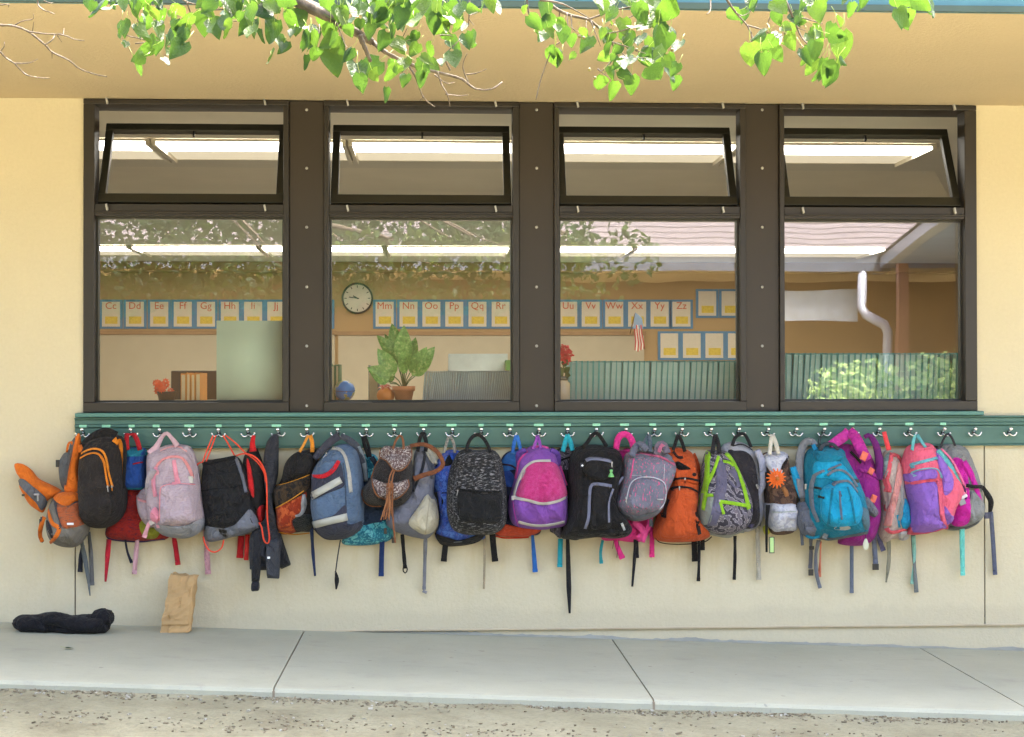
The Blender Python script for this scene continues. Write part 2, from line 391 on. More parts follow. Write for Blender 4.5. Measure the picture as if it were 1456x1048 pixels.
mm = M(); vs = []; n = 420
for i in range(n+1):                            # ragged cement smear left along the foot of the wall
    x = -.4+5.6*i/n; hgt = .004+.016*max(0, noise.noise(Vector((x*5, 0, 3)))+.25)+.01*max(0, noise.noise(Vector((x*31, 0, 1))))
    vs += [(x, .0095, walk_z(x, 0)-.01), (x, .0095, walk_z(x, 0)+hgt), (x, .013, walk_z(x, 0)+hgt+.001)]
mm.add(vs, [(i*3+j, i*3+3+j, i*3+4+j, i*3+1+j) for i in range(n) for j in (0, 1)]).build('cement_smear', simple('cement', (.30,.295,.255), .9, bmp=.5), side, False)

m, nt, b = newmat('dirt'); v = coords(nt, 'Position')
c = ramp(nt, noi(nt, v, 2.6, 7, .68), [(.3, (.165,.145,.085)), (.5, (.275,.255,.16)), (.7, (.35,.325,.215))])
c = mixc(nt, ramp(nt, noi(nt, coords(nt,'Position',(1,2.4,1)), 45, 5, .75), [(.5,(0,0,0)),(.64,(.6,.6,.6))]), c, (.18,.145,.095))
nt.links.new(c, b.inputs['Base Color']); b.inputs['Roughness'].default_value = .95
n1 = bump(nt, b, noi(nt, v, 28, 6, .7), .8, .02); bump(nt, b, noi(nt, v, 160, 3, .7), .6, .004, n1); DIRT = m
def dirt_z(x, y):
    base = walk_z(max(-4, min(4, x)), YN)-.034
    d = YN - y
    return base + .010*noise.noise(Vector((x*3, y*5, 0)))+.008*noise.noise(Vector((x*13, y*15, 2))) +   .006*max(0, 1-d/.06)*(.5+noise.noise(Vector((x*9, 0, 7))))
nx, ny = 150, 22; vs = []
for j in range(ny):
    y = YN+.002-.75*(j/(ny-1))
    for i in range(nx): x = -2.9+5.8*i/(nx-1); vs.append((x, y, dirt_z(x, y)-(.05 if j == ny-1 else 0)))
fs = [(j*nx+i, (j+1)*nx+i, (j+1)*nx+i+1, j*nx+i+1) for j in range(ny-1) for i in range(nx-1)]
gm = M().add(vs, fs)
zg = walk_z(0, YN)-.045
for (x0, x1, y0, y1) in ((-60,60,-80,YN-.70), (-60,-2.88,YN-.70,YN+.03), (2.88,60,YN-.70,YN+.03)):
    xs_ = sorted({x0, x1, *[q for q in (-4, 4) if x0 < q < x1]}); zz = [walk_z(max(-4, min(4, q)), YN)-.058 for q in xs_]
    for (xa_, za_), (xb_, zb_) in zip(zip(xs_, zz), list(zip(xs_, zz))[1:]): gm.add([(xa_,y0,za_),(xb_,y0,zb_),(xb_,y1,zb_),(xa_,y1,za_)], [(0,1,2,3)])
gm.build('dirt_ground', DIRT)['kind'] = 'structure'
M().add([(-60,12,zg-.02),(60,12,zg-.02),(60,80,zg-.02),(-60,80,zg-.02)], [(0,1,2,3)]).build('far_ground', DIRT)['kind'] = 'structure'
# bark chips, twigs and pebbles
mm = M(); rnd = random.Random(3)
for k in range(2300):
    x = rnd.uniform(-2.3, 2.5); u = rnd.random()
    y = YN-.012-abs(rnd.gauss(0, .04)) if u < .62 else (YN-rnd.uniform(.02, .5) if u < .7 else YN-.40+rnd.gauss(0, .07))
    if noise.noise(Vector((x*2.2, y*6, 5))) < -.12 and rnd.random() < .75: continue
    z0 = dirt_z(x, y)+.001; a = rnd.uniform(0, 3.1); l = rnd.uniform(.002, .006)*(1.9 if rnd.random() < .1 else 1); w = rnd.uniform(.0015, .004)
    ax = Vector((math.cos(a), math.sin(a), rnd.uniform(-.3, .3)))*l; ay = Vector((-math.sin(a), math.cos(a), rnd.uniform(-.3,.3)))*w
    mm.obox((x, y, z0+w*.3), ax, ay, Vector((0,0,w*.6)), rnd.choice((0,1,1,2,2,2,1,0,2,1,3)))
mm.build('bark_litter', [simple('bark_a', (.12,.095,.06), .9), simple('bark_b', (.19,.155,.10), .9), simple('bark_c', (.26,.225,.15), .9), simple('pebble', (.38,.36,.30), .8)], None, False)['kind'] = 'stuff'

# ---- the classroom behind the glass
YB = 9.0; ZC = ZT+.0
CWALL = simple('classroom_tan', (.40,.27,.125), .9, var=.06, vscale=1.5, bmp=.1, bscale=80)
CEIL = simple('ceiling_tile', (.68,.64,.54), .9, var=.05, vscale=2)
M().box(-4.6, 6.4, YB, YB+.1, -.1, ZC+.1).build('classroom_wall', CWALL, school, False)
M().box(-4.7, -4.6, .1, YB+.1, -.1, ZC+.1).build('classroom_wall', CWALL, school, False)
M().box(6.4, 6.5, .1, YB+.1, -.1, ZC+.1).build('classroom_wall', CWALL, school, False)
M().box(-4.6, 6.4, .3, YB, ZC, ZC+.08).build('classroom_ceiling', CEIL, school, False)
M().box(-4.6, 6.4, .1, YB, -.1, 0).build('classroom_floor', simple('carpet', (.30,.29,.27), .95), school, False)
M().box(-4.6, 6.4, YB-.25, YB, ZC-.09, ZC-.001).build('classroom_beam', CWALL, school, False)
def lamp_mat(name, col, e):
    m, nt, b = newmat(name); b.inputs['Base Color'].default_value = (.8,.78,.7,1)
    b.inputs['Emission Color'].default_value = (*col, 1); b.inputs['Emission Strength'].default_value = e; return m
LENS = lamp_mat('lamp_lens', (1, .96, .88), 1.45); REFL = lamp_mat('lamp_reflector', (1, .86, .62), .05)
LFR = simple('lamp_frame', (.68,.63,.52), .5)
def ceiling_light(x0, x1, y0, y1, label):
    c = thing('ceiling_light', label, 'ceiling light', ((x0+x1)/2, (y0+y1)/2, ZC), 'fluorescent ceiling lights in two rows')
    zz = ZC-.002; ym = y0+(y1-y0)*.5
    frame_mesh(x0, x1, 0, 1, .012, 0, 1)
    M().box(x0, x0+.02, y0, y1, zz-.03, zz).box(x1-.02, x1, y0, y1, zz-.03, zz).box(x0+.02, x1-.02, y0, y0+.012, zz-.012, zz).box(x0+.02, x1-.02, y1-.012, y1, zz-.012, zz).build('frame', LFR, c, False)
    M().box(x0+.022, x1-.022, y0+.014, ym, zz-.012, zz-.004).build('lens', LENS, c, False)
    M().box(x0+.022, x1-.022, ym+.002, y1-.014, zz-.01, zz-.004).build('reflector', REFL, c, False)
y0, y1 = 1.05, 1.7
for k in range(6):
    xa = P(-65+280*k, 205, y0).x; xb = P(-65+280*(k+1)-3, 205, y0).x
    if k == 5: continue
    ceiling_light(xa, xb, y0, y1, 'ceiling light in the near row, %s' % ['far left end','across the first upper window','across the second upper window','across the third upper window','at the right end over the fourth window'][k])
y0, y1 = 6.94, 7.9
for k, (a, b_) in enumerate(((0,182),(184,367),(369,546),(548,727),(729,902),(904,1085),(1087,1262))):
    ceiling_light(P(a,352,y0).x, P(b_,352,y0).x, y0, y1, 'ceiling light in the far row, %s' % ['leftmost','in the first window','behind the first dark mullion','in the second window above the clock side','left part of the third window','right part of the third window','in the fourth window'][k])
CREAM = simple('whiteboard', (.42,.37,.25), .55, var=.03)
OAK = simple('oak_trim', (.30,.18,.08), .6)
def board(a, b_, top, bot, label):
    p, q = P(a, top, YB-.03), P(b_, bot, YB-.03)
    t = thing('whiteboard', label, 'whiteboard', ((p.x+q.x)/2, YB, q.z))
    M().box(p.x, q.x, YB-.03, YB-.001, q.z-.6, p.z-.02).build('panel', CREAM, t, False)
    M().box(p.x-.02, q.x+.02, YB-.045, YB-.001, p.z-.019, p.z+.02).build('trim', OAK, t, False)
board(60, 476, 473, 560, 'cream whiteboard on the back wall seen through the first window')
board(481, 916, 474, 560, 'cream whiteboard on the back wall behind the potted plant and the small flag')
CARD = simple('card_paper', (.62,.56,.42), .8, var=.04, vscale=20); CBLUE = simple('card_blue', (.06,.20,.34), .7)
CYEL = simple('card_yellow', (.62,.46,.06), .8, var=.15, vscale=60); CRED = simple('card_red_ink', (.55,.10,.05), .8)
def text_mesh(s, size):
    cu = bpy.data.curves.new('txt', 'FONT'); cu.body = s; cu.size = size; cu.align_x = 'CENTER'; cu.align_y = 'CENTER'; cu.extrude = .0006; cu.resolution_u = 3
    o = bpy.data.objects.new('txt', cu); COL.objects.link(o)
    me = bpy.data.meshes.new_from_object(o.evaluated_get(bpy.context.evaluated_depsgraph_get()))
    bpy.data.objects.remove(o); bpy.data.curves.remove(cu); return me
def card(a, b_, t0, t1, letters, label, group):
    yy = YB-.012; p, q = P(a, t0, yy), P(b_, t1, yy); w, h = q.x-p.x, p.z-q.z
    c = thing('alphabet_card', label, 'wall card', ((p.x+q.x)/2, yy, q.z), group)
    M().box(p.x-.004, q.x+.006, yy, YB-.001, q.z, p.z).build('border', CBLUE, c, False)
    M().box(p.x+.022, q.x-.02, yy-.003, yy-.0005, q.z+.022, p.z-.022).build('paper', CARD, c, False)
    M().box(p.x+w*.24, q.x-w*.2, yy-.005, yy-.0035, q.z+h*.17, q.z+h*.42).build('yellow_panel', CYEL, c, False)
    if letters:
        me = text_mesh(letters, h*.34); me.materials.clear(); me.materials.append(CRED)
        o = bpy.data.objects.new('letters', me); COL.objects.link(o); o.parent = c
        o.location = (0, -.0055, h*.78); o.rotation_euler = (R(90), 0, 0)
L = 'ABCDEFGHIJKLMNOPQRSTUVWXYZ'
xs = {'B':108,'C':142,'D':176,'E':210.5,'F':244,'G':277,'H':311,'I':344,'J':377,'K':410,'L':443,'M':531,'N':565,'O':597.5,'P':630,'Q':663,'R':696,'S':729,'T':762,'U':792,'V':824,'W':857.5,'X':890,'Y':922,'Z':953}
for l, x in xs.items():
    if l in 'BS': continue
    card(x, x+31.5, 426, 467.5, l+l.lower(), 'alphabet card with red letters %s on the back wall' % (l+l.lower()), 'alphabet cards along the back wall')
for k, (x, t) in enumerate(((990,411),(1023,411),(1056,411),(936,471),(968,471),(1000,471),(1032,471),(1064,471))):
    card(x, x+31, t, t+41, '', 'plain card with yellow panel, %s' % ['left one of the upper pair','right one of the upper pair','upper one hidden by the third mullion','leftmost of the lower row','second of the lower row','third of the lower row','fourth of the lower row','last of the lower row'][k], 'plain cards at the right of the back wall')
p = P(508, 424, YB-.05); ck = thing('wall_clock', 'round wall clock with black rim and cream face on the back wall', 'clock', (p.x, YB, p.z))
def disc(r0, r1, y, n=40, c=p): 
    return [(c.x+r*math.cos(k*2*math.pi/n), y, c.z+r*math.sin(k*2*math.pi/n)) for r in (r0, r1) for k in range(n)], [(k, (k+1)%n, n+(k+1)%n, n+k) for k in range(n)]
rr = .157
mm = M(); pr = [(rr, 0), (rr, .045), (rr*.97, .055), (rr*.9, .05), (rr*.88, .03)]
n = 40; mm.add([(p.x+r*math.cos(k*2*math.pi/n), YB-d, p.z+r*math.sin(k*2*math.pi/n)) for r, d in pr for k in range(n)], [(i*n+k, i*n+(k+1)%n, (i+1)*n+(k+1)%n, (i+1)*n+k) for i in range(4) for k in range(n)])
mm.build('rim', BLACKP, ck)
M().add(*disc(.001, rr*.9, YB-.03)).build('face', simple('clock_face', (.6,.54,.42), .6), ck)
for k in range(12):
    a = k*math.pi/6; d = Vector((math.sin(a), 0, math.cos(a))); e = Vector((d.z, 0, -d.x))
    M().obox(p+d*rr*.75+Vector((0, .017, 0)), d*.012, (0,.001,0), e*.004).build('hour_mark', BLACKP, ck, False)
for a, l, w in ((R(-82), .085, .005), (R(-60), .05, .006)):
    d = Vector((math.sin(a), 0, math.cos(a))); e = Vector((d.z, 0, -d.x))
    M().obox(p+d*l*.4+Vector((0,.014,0)), d*l*.6, (0,.001,0), e*w).build('clock_hand', BLACKP, ck, False)
# little flag on a stick
fp = P(896, 474, YB-.08); fl = thing('small_flag', 'small striped flag hanging from a slanted stick before the alphabet cards', 'flag', fp)
q = P(903, 446, YB-.35); M().tube([fp, q], .006, 6).build('stick', OAK, fl)
m, nt, b = newmat('flag_stripes'); v = nd(nt, 'TexCoord').outputs['UV']
a_, c_ = P(899, 468, YB-.36), P(913, 497, YB-.3)
for k in range(7):
    f = [(901+2.1*k*.75, 462), (902+2.0*k*.8, 474), (903+1.9*k*1.05, 486+k*.8), (902+1.9*k*1.1, 500-abs(k-2)*1.0)]
    mm = M(); vs = []
    for j, (x, y) in enumerate(f):
        for dx in (0, 1.75): pp = P(x+dx, y, YB-.36+.03*math.sin(k*1.7+j)); vs.append(pp)
    mm.add(vs, [(0,1,3,2),(2,3,5,4),(4,5,7,6)]).build('stripe', simple('flag_red', (.5,.07,.06), .8) if k % 2 == 0 else simple('flag_white', (.65,.6,.5), .8), fl)
mm = M(); vs = [P(x, y, YB-.365) for x, y in ((903,444),(913,452),(915,468),(900,467))]
mm.add(vs, [(0,1,2,3)]).build('canton', simple('flag_blue', (.22,.33,.45), .8), fl)

# ---- things standing on the counter just inside the windows
ZK = P(600, 573, .12).z - .004
ct = M().box(-4.5, 6.3, .102, .78, ZK-.04, ZK).build('window_counter', simple('counter_top', (.34,.25,.15), .6), None, False, bevel=.004)
tag(ct, 'tan counter running along the inside of all four windows', 'counter')
p, q = P(308, 456, .075), P(403, 571, .075)
tag(M().box(p.x, q.x, .073, .076, ZK, p.z).build('paper_sheet', simple('pale_green_paper', (.36,.47,.36), .8, var=.03, vscale=4)), 'large pale green paper sheet taped inside the first window', 'paper')
def upright(name, mats, x0, x1, ztop, y0, y1, label, cat, group=None, lean=0, spine=None, me=None):
    """a folder or book standing on the counter: cover boards with a block of pages between"""
    if me is None:
        w, h, d = x1-x0, ztop-ZK, y1-y0
        m = M().box(-w/2, -w/2+.0028, 0, d, 0, h).box(w/2-.0028, w/2, 0, d, 0, h).box(-w/2+.0028, w/2-.0028, .003, d-.01, .004, h-.007, 1)
        o = m.build(name, mats, None, False); me = o.data
    else:
        o = bpy.data.objects.new(name, me); COL.objects.link(o)
    o.location = ((x0+x1)/2, y0, ZK); o.rotation_euler = (0, lean, 0)
    tag(o, label, cat, group); return me
FT = [simple('folder_teal', (.03,.20,.19), .5, var=.1), simple('folder_sheets', (.22,.36,.32), .7, var=.08, vscale=30)]
FT2 = [simple('folder_teal_bright', (.02,.25,.24), .45, var=.1), simple('folder_sheets_teal', (.17,.30,.27), .7, var=.08, vscale=30)]
FT3 = [simple('folder_grey', (.18,.26,.265), .55, var=.1), simple('file_paper', (.33,.45,.45), .75, var=.1, vscale=40)]
for (x0, n, pitch, top, mats, lab, grp) in ((811, 6, 8.0, 513, FT2, 'bright teal folder at the left end of the row in the third window', 'bright teal folders in the third window'),
        (859, 24, 8.05, 513, FT, 'grey green folder with teal edges leaning in the third window row', 'grey green folders in the third window'),
        (1117, 32, 8.05, 502, FT, 'grey green folder with teal edges standing in the fourth window row', 'grey green folders in the fourth window')):
    me = None
    for k in range(n):
        a, b_ = P(x0+k*pitch, 545, .2), P(x0+(k+1)*pitch-.3, 545, .2)
        me = upright('folder', mats, a.x, b_.x, P(900, top, .2).z, .2+.004*random.random(), .45, lab, 'folder', grp, R(random.uniform(.5, 4)) if mats is FT else R(1), me=me)
me = None
for k in range(44):
    a, b_ = P(600+k*2.98, 548, .22), P(600+(k+1)*2.98-.2, 548, .22)
    me = upright('file', FT3, a.x, b_.x, P(660, 527, .22).z, .22+.012*random.random(), .5, 'thin grey file in the packed leaning row in the second window', 'file', 'thin grey files in the second window', R(5+3*math.sin(k*.4)), me=me)
FY = [simple('folder_orange', (.62,.26,.03), .5), simple('page_edge', (.6,.5,.3), .8)]
for k, (a, b_) in enumerate(((257,264),(265,270.5),(271.5,277),(278,285))):
    upright('book', FY, P(a,550,.25).x, P(b_,550,.25).x, P(270,531-(k%2),.25).z, .25, .45, 'orange yellow workbook, %s of the four beside the orange flowers' % ['leftmost','second','third','rightmost'][k], 'book', 'orange workbooks')
FG = [simple('book_green', (.03,.16,.06), .5), simple('page_edge2', (.5,.45,.3), .8)]
for k, (a, b_, t) in enumerate(((462,469,516),(470,476,519),(477,482,518))):
    upright('book', FG, P(a,550,.3).x, P(b_,550,.3).x, P(470,t,.3).z, .3, .5, 'dark green book, %s of three left of the globe' % ['leftmost','middle one','rightmost'][k], 'book', 'green books')
upright('binder', [simple('binder_teal', (.02,.07,.075), .5), FG[1]], P(524,550,.4).x, P(538,550,.4).x, P(530,519,.4).z, .4, .62, 'dark teal binder standing behind the potted plant', 'binder')
# dark monitor seen from behind
p, q = P(243, 527, .6), P(312, 571, .6)
mo = thing('monitor', 'dark computer monitor behind the orange workbooks in the first window', 'monitor', ((p.x+q.x)/2, .62, ZK))
M().box(p.x, q.x, .6, .63, ZK+.015, p.z).build('screen_back', simple('monitor_back', (.035,.025,.022), .5), mo, False, bevel=.005)
M().box((p.x+q.x)/2-.09, (p.x+q.x)/2+.09, .57, .68, ZK, ZK+.012).box((p.x+q.x)/2-.02,(p.x+q.x)/2+.02,.632,.66,ZK+.012,ZK+.08).build('stand', BLACKP, mo, False)
def bloom(m, c, r, n, face, mi=0, layers=2, droop=.25):
    face = Vector(face).normalized(); a = face.orthogonal().normalized(); b_ = face.cross(a)
    for ly in range(layers):
        rr = r*(1-.28*ly)
        for k in range(n):
            an = 2*math.pi*(k+.5*ly)/n; d = a*math.cos(an)+b_*math.sin(an); e = face.cross(d); w = rr*2.6/n
            o = c+face*(.18*r*ly)
            pts = [o+d*rr*.12, o+d*rr*.6+e*w*.55+face*rr*.12, o+d*rr*.98+e*w*.25-face*rr*droop*(.3+.3*ly), o+d*rr-face*rr*droop*.5, o+d*rr*.98-e*w*.25-face*rr*droop*.3, o+d*rr*.6-e*w*.55+face*rr*.12]
            m.add(pts, [(0,1,5),(1,2,4,5),(2,3,4)], mi)
LEAFD = simple('leaf_dark', (.03,.085,.02), .5, var=.3, vscale=20)
c = P(236, 548, .2); fv = thing('flower_pot', 'small dark pot of orange red flowers at the left of the workbooks', 'flower pot', (c.x, .22, ZK))
M().lathe([(.001,0),(.03,0),(.042,.05),(.044,.055),(.04,.055),(.036,.045),(.001,.045)], (c.x, .22, ZK), 16).build('pot', simple('dark_pot', (.03,.017,.012), .5), fv)
mm = M(); rnd = random.Random(4)
for k in range(16):
    x, y = 221+rnd.random()*31, 541+rnd.random()*15
    if k < 4: x = 221+k*3
    bloom(mm, P(x, y-abs(x-236)*-.15, .2+rnd.uniform(-.03,.03)), .017, 8, (rnd.uniform(-.6,.6), -1, rnd.uniform(0,.8)))
mm.build('blossoms', simple('orange_petal', (.6,.07,.01), .6, var=.3, vscale=60), fv, False)
# globe
c = P(490, 557, .28); gl = thing('globe', 'small blue toy globe on the counter beside the green books', 'globe', (c.x, c.y, ZK))
m, nt, b = newmat('globe_map'); nt.links.new(ramp(nt, noi(nt, coords(nt), 22, 3, .5), [(0,(.005,.15,.5)),(.53,(.01,.2,.6)),(.55,(.35,.33,.1)),(.62,(.12,.25,.06))]), b.inputs['Base Color']); b.inputs['Roughness'].default_value = .3
rg = .046
M().ball((c.x, c.y, ZK+.012+rg), rg, 18).build('sphere', m, gl)
M().lathe([(.001,0),(.03,0),(.028,.006),(.008,.014),(.001,.016)], (c.x, c.y, ZK), 18).build('stand', BLACKP, gl)
M().tube([(c.x+rg*1.02*math.cos(a*.105-.2), c.y+rg*1.02*math.sin(a*.105-.2)*1.0, ZK+.012+rg+.004*math.sin(a*.1)) for a in range(61)], .0012, 5).build('equator_band', BLACKP, gl)
# gourd
c = P(548, 558, .22); go = thing('pumpkin', 'small orange pumpkin with red leafy top beside the clay pot', 'pumpkin', (c.x, c.y, ZK))
mm = M(); n = 28; vs = []
for i in range(11):
    a = math.pi*i/10
    for k in range(n):
        g = 1-.08*abs(math.sin(k*math.pi*7/n)); vs.append((c.x+.041*math.sin(a)*g*math.cos(k*2*math.pi/n)+1e-4*math.cos(k), c.y+.041*math.sin(a)*g*math.sin(k*2*math.pi/n), ZK+.036-.036*math.cos(a)))
mm.add(vs, [(i*n+k, i*n+(k+1)%n, (i+1)*n+(k+1)%n, (i+1)*n+k) for i in range(10) for k in range(n)]).build('fruit', simple('pumpkin_skin', (.6,.2,.03), .5), go)
mm = M(); bloom(mm, Vector((c.x, c.y, ZK+.074)), .035, 7, (0,-.2,1), 0, 2, .5); mm.build('top_leaves', simple('red_leaf', (.4,.05,.02), .6), go, False)
# potted plant
c = P(574, 560, .2); pl = thing('potted_plant', 'broad leaved house plant in a clay pot behind the second window', 'potted plant', (c.x, c.y, ZK))
h = P(574, 549, .2).z-ZK
M().lathe([(.001,0),(.033,0),(.044,h*.72),(.05,h*.72),(.051,h),(.046,h),(.044,h*.8),(.001,h*.8)], (c.x, c.y, ZK), 24).build('pot', simple('terracotta', (.34,.14,.06), .85), pl)
m, nt, b = newmat('plant_leaf'); cc = ramp(nt, noi(nt, coords(nt), 60, 4, .7), [(.35,(.05,.16,.03)),(.55,(.12,.29,.06)),(.7,(.30,.42,.17))]); nt.links.new(cc, b.inputs['Base Color']); b.inputs['Roughness'].default_value = .4; PLEAF = m
def big_leaf(base, tip, w, nrm):
    base, tip = Vector(base), Vector(tip); ax = tip-base; side = ax.cross(Vector(nrm)).normalized(); nr = side.cross(ax).normalized()
    mm = M(); vs = []; n = 9
    for i in range(n+1):
        t = i/n; ww = w*(math.sin(math.pi*min(1, t**.75))**.8)*(1 if i not in (0, n) else .02)
        o = base+ax*t+nr*ax.length*(-.18*t*t+.08*t)
        for s in (-1, -.5, 0, .5, 1): vs.append(o+side*s*ww*.5+nr*(abs(s)*ww*.16))
    mm.add(vs, [(i*5+j, i*5+j+1, (i+1)*5+j+1, (i+1)*5+j) for i in range(n) for j in range(4)])
    return mm
root = Vector((c.x, c.y, ZK+h*.8))
for (bx, by, tx, ty, w, dy) in ((570,512,556,459,22,.02),(576,520,573,463,26,-.03),(583,530,606,494,19,-.05),(566,515,537,475,20,.0),(586,535,618,493,23,-.02),(560,535,538,496,24,-.04),(553,542,524,522,26,-.05),(580,522,592,478,17,.05),(573,532,580,488,18,-.07),(555,545,548,520,18,.03),(566,520,548,472,15,.05),(590,535,606,520,13,.04)):
    bs, tp = P(bx, by, c.y+dy), P(tx, ty, c.y+dy*2)
    big_leaf(bs, tp, w*.0032, (random.uniform(-.4,.4), -1, .35)).build('leaf', PLEAF, pl)
    M().tube([root, root.lerp(bs, .5)+Vector((0,0,.01)), bs], .0026, 6).build('stem', LEAFD, pl)
# translucent tray and coloured boxes further inside
p, q = P(638, 503, 2.4), P(722, 545, 2.4)
tag(M().box(p.x, q.x, 2.4, 2.8, q.z-.4, p.z).build('plastic_bin', simple('pale_blue_plastic', (.40,.46,.42), .4)), 'pale blue plastic bin behind the row of grey files', 'bin')
p, q = P(720, 512, 2.2), P(760, 545, 2.2)
bx = M().box(p.x, q.x, 2.2, 2.4, q.z-.4, p.z-.06).build('card_box', simple('orange_card', (.6,.15,.03), .7), None, False); tag(bx, 'orange box with green top at the right edge of the second window', 'box')
bx['_o'] = [0,0,0]; M().box(p.x, q.x, 2.2, 2.4, p.z-.058, p.z).build('lid', simple('green_lid', (.10,.25,.05), .7), bx, False)
# roses in a jar
c = P(799, 560, .2); jr = thing('rose_jar', 'glass jar of red roses at the left edge of the third window', 'jar', (c.x, c.y, ZK))
hj = P(799, 535, .2).z-ZK
M().lathe([(.001,0),(.034,0),(.037,.01),(.037,hj*.72),(.026,hj*.84),(.026,hj*.86),(.001,hj*.86)], (c.x, c.y, ZK), 20).build('jar_body', simple('jar_filled', (.42,.36,.24), .25), jr)
M().lathe([(.028,hj*.85),(.029,hj*.85),(.029,hj),(.024,hj)], (c.x, c.y, ZK), 20).build('jar_rim', simple('jar_rim', (.05,.07,.065), .35), jr)
mm = M()
for x, y, r in ((803,497,.032),(800,508,.035),(808,505,.028),(796,500,.03),(805,513,.024)): bloom(mm, P(x, y, .19), r, 6, (random.uniform(-.4,.4), -1, .7), 0, 3, .1)
mm.build('roses', simple('rose_red', (.42,.004,.008), .6, var=.3, vscale=50), jr, False)
for x, y, tx, ty in ((802,530,810,522),(800,532,792,520),(803,534,811,534),(799,534,790,532),(800,520,807,512)):
    big_leaf(P(x, y, .19), P(tx, ty, .17), .03, (0,-1,.3)).build('leaf', LEAFD, jr)
M().tube([(c.x, c.y, ZK+hj*.8), P(801, 525, .2), P(802, 500, .2)], .004, 6).build('stem', LEAFD, jr)

# ---- the building across the yard and its planting, seen mirrored in the glass
GY = .055
def V(px, py, depth):                           # the real point whose mirror image in the panes shows at px, py
    q = P(px, py, depth); return Vector((q.x, 2*GY-q.y, q.z))
SH = []
m, nt, b = newmat('far_shingles'); v = coords(nt, 'Position')
c = ramp(nt, noi(nt, coords(nt,'Position',(3,3,9)), 2.4, 4, .7), [(.3,(.10,.085,.09)),(.7,(.185,.16,.17))]); nt.links.new(c, b.inputs['Base Color']); b.inputs['Roughness'].default_value = .9; FSH = m
FWALL = stucco('far_wall', (.13,.085,.045)); GUT = simple('gutter_metal', (.36,.39,.47), .3, .1); FDARK = simple('far_fascia', (.09,.11,.14), .6)
fb = thing('facing_building', 'low building with shingle roof and metal gutter across the yard, mirrored in the right window', 'building', (4, -15, 0))
ye = -12.0; ze = V(1100, 362, 12.1).z
xa = -14.0; xb = V(1248, 372, 12.1).x+.1
for k in range(22):                             # courses of shingles, each lapping the next
    d0, d1 = k*.30, (k+1)*.30+.04
    y0, z0, y1, z1 = ye+.2-d0*.95, ze+.02+d0*.33, ye+.2-d1*.95, ze+.02+d1*.33
    M().add([(xa,y0,z0+.03),(xb+k*.24,y0,z0+.03),(xb+k*.24+.2,y1,z1+.012),(xa,y1,z1+.012),(xa,y0,z0),(xb+k*.24,y0,z0)], [(0,1,2,3),(4,5,1,0)]).build('shingle_course', FSH, fb, False)
M().box(xa, xb, ye+.12, ye+.16, ze-.22, ze+.02).build('fascia', FDARK, fb, False)
M().box(xa, xb+4.5, ye-1.9, ye+.12, ze-.21, ze-.17).build('soffit', SOFF, fb, False)
M().box(xa, xb+4.5, ye-2.2, ye-1.9, -.3, ze-.17).build('wall', FWALL, fb, False)
a, b_ = V(1090, 412, 12.35), V(1222, 455, 12.35)
M().box(a.x, b_.x, ye-.298, ye-.27, b_.z, a.z).build('sign_band', simple('pale_panel', (.5,.6,.7), .6), fb, False)
A, B_ = V(1246, 384, 12.6), V(1352, 300, 8.2); B_.z = max(B_.z, A.z)
ax = (B_-A); dr = ax.normalized(); sd = Vector((dr.y, -dr.x, 0)).normalized(); sd = sd if sd.x > 0 else -sd
M().obox((A+B_)/2, ax*.5, sd*.07, (0,0,.07)).build('gutter', GUT, fb, False, bevel=.01)
M().obox((A+B_)/2+sd*.55+Vector((0,0,-.04)), ax*.5, sd*.47, (0,0,.02)).build('eave_soffit', simple('eave_blue', (.10,.19,.40), .5), fb, False)
M().obox((A+B_)/2+sd*1.1+Vector((0,0,-1.3)), ax*.5, sd*.08, (0,0,1.25)).build('wing_wall', FWALL, fb, False)
M().add([A+sd*-.1+Vector((0,0,.08)), B_+sd*-.1+Vector((0,0,.08)), B_+sd*3+Vector((0,0,1.1)), A+sd*3+Vector((0,0,1.1))], [(0,1,2,3)]).build('wing_roof', FSH, fb, False)
M().tube([V(1227,388,12.0), V(1226,436,11.9), V(1232,446,11.8), V(1256,460,11.8), V(1262,472,11.8), V(1264,575,11.8), V(1264,590,11.8)], .055, 10).build('downspout', GUT, fb)
a, b_ = V(1274, 430, 11.0), V(1289, 590, 11.0)
M().box(a.x, b_.x, a.y-.06, a.y+.06, b_.z, A.z-.05).build('post', simple('brown_post', (.23,.10,.06), .7), fb, False)
lm_, nt, b = newmat('hedge_leaf'); nt.links.new(ramp(nt, noi(nt, coords(nt,'Position'), 4, 3), [(.35,(.12,.20,.03)),(.65,(.40,.48,.14))]), b.inputs['Base Color']); b.inputs['Roughness'].default_value = .45
def leaf_cloud(n, box, seed, size, keep=lambda p: True):
    rnd = random.Random(seed); mm = M(); k = 0
    while k < n:
        p = Vector(box(rnd)); 
        if not keep(p): k += 1; continue
        e = Euler((rnd.uniform(0,6), rnd.uniform(0,6), rnd.uniform(0,6))).to_matrix(); s = size*rnd.uniform(.6, 1.2)
        mm.add([p+e@Vector((0,-s,0)), p+e@Vector((s*.55,-s*.2,s*.12)), p+e@Vector((0,s,0)), p+e@Vector((-s*.55,-s*.2,s*.12)), p], [(0,1,4),(1,2,4),(2,3,4),(3,0,4)]); k += 1
    return mm
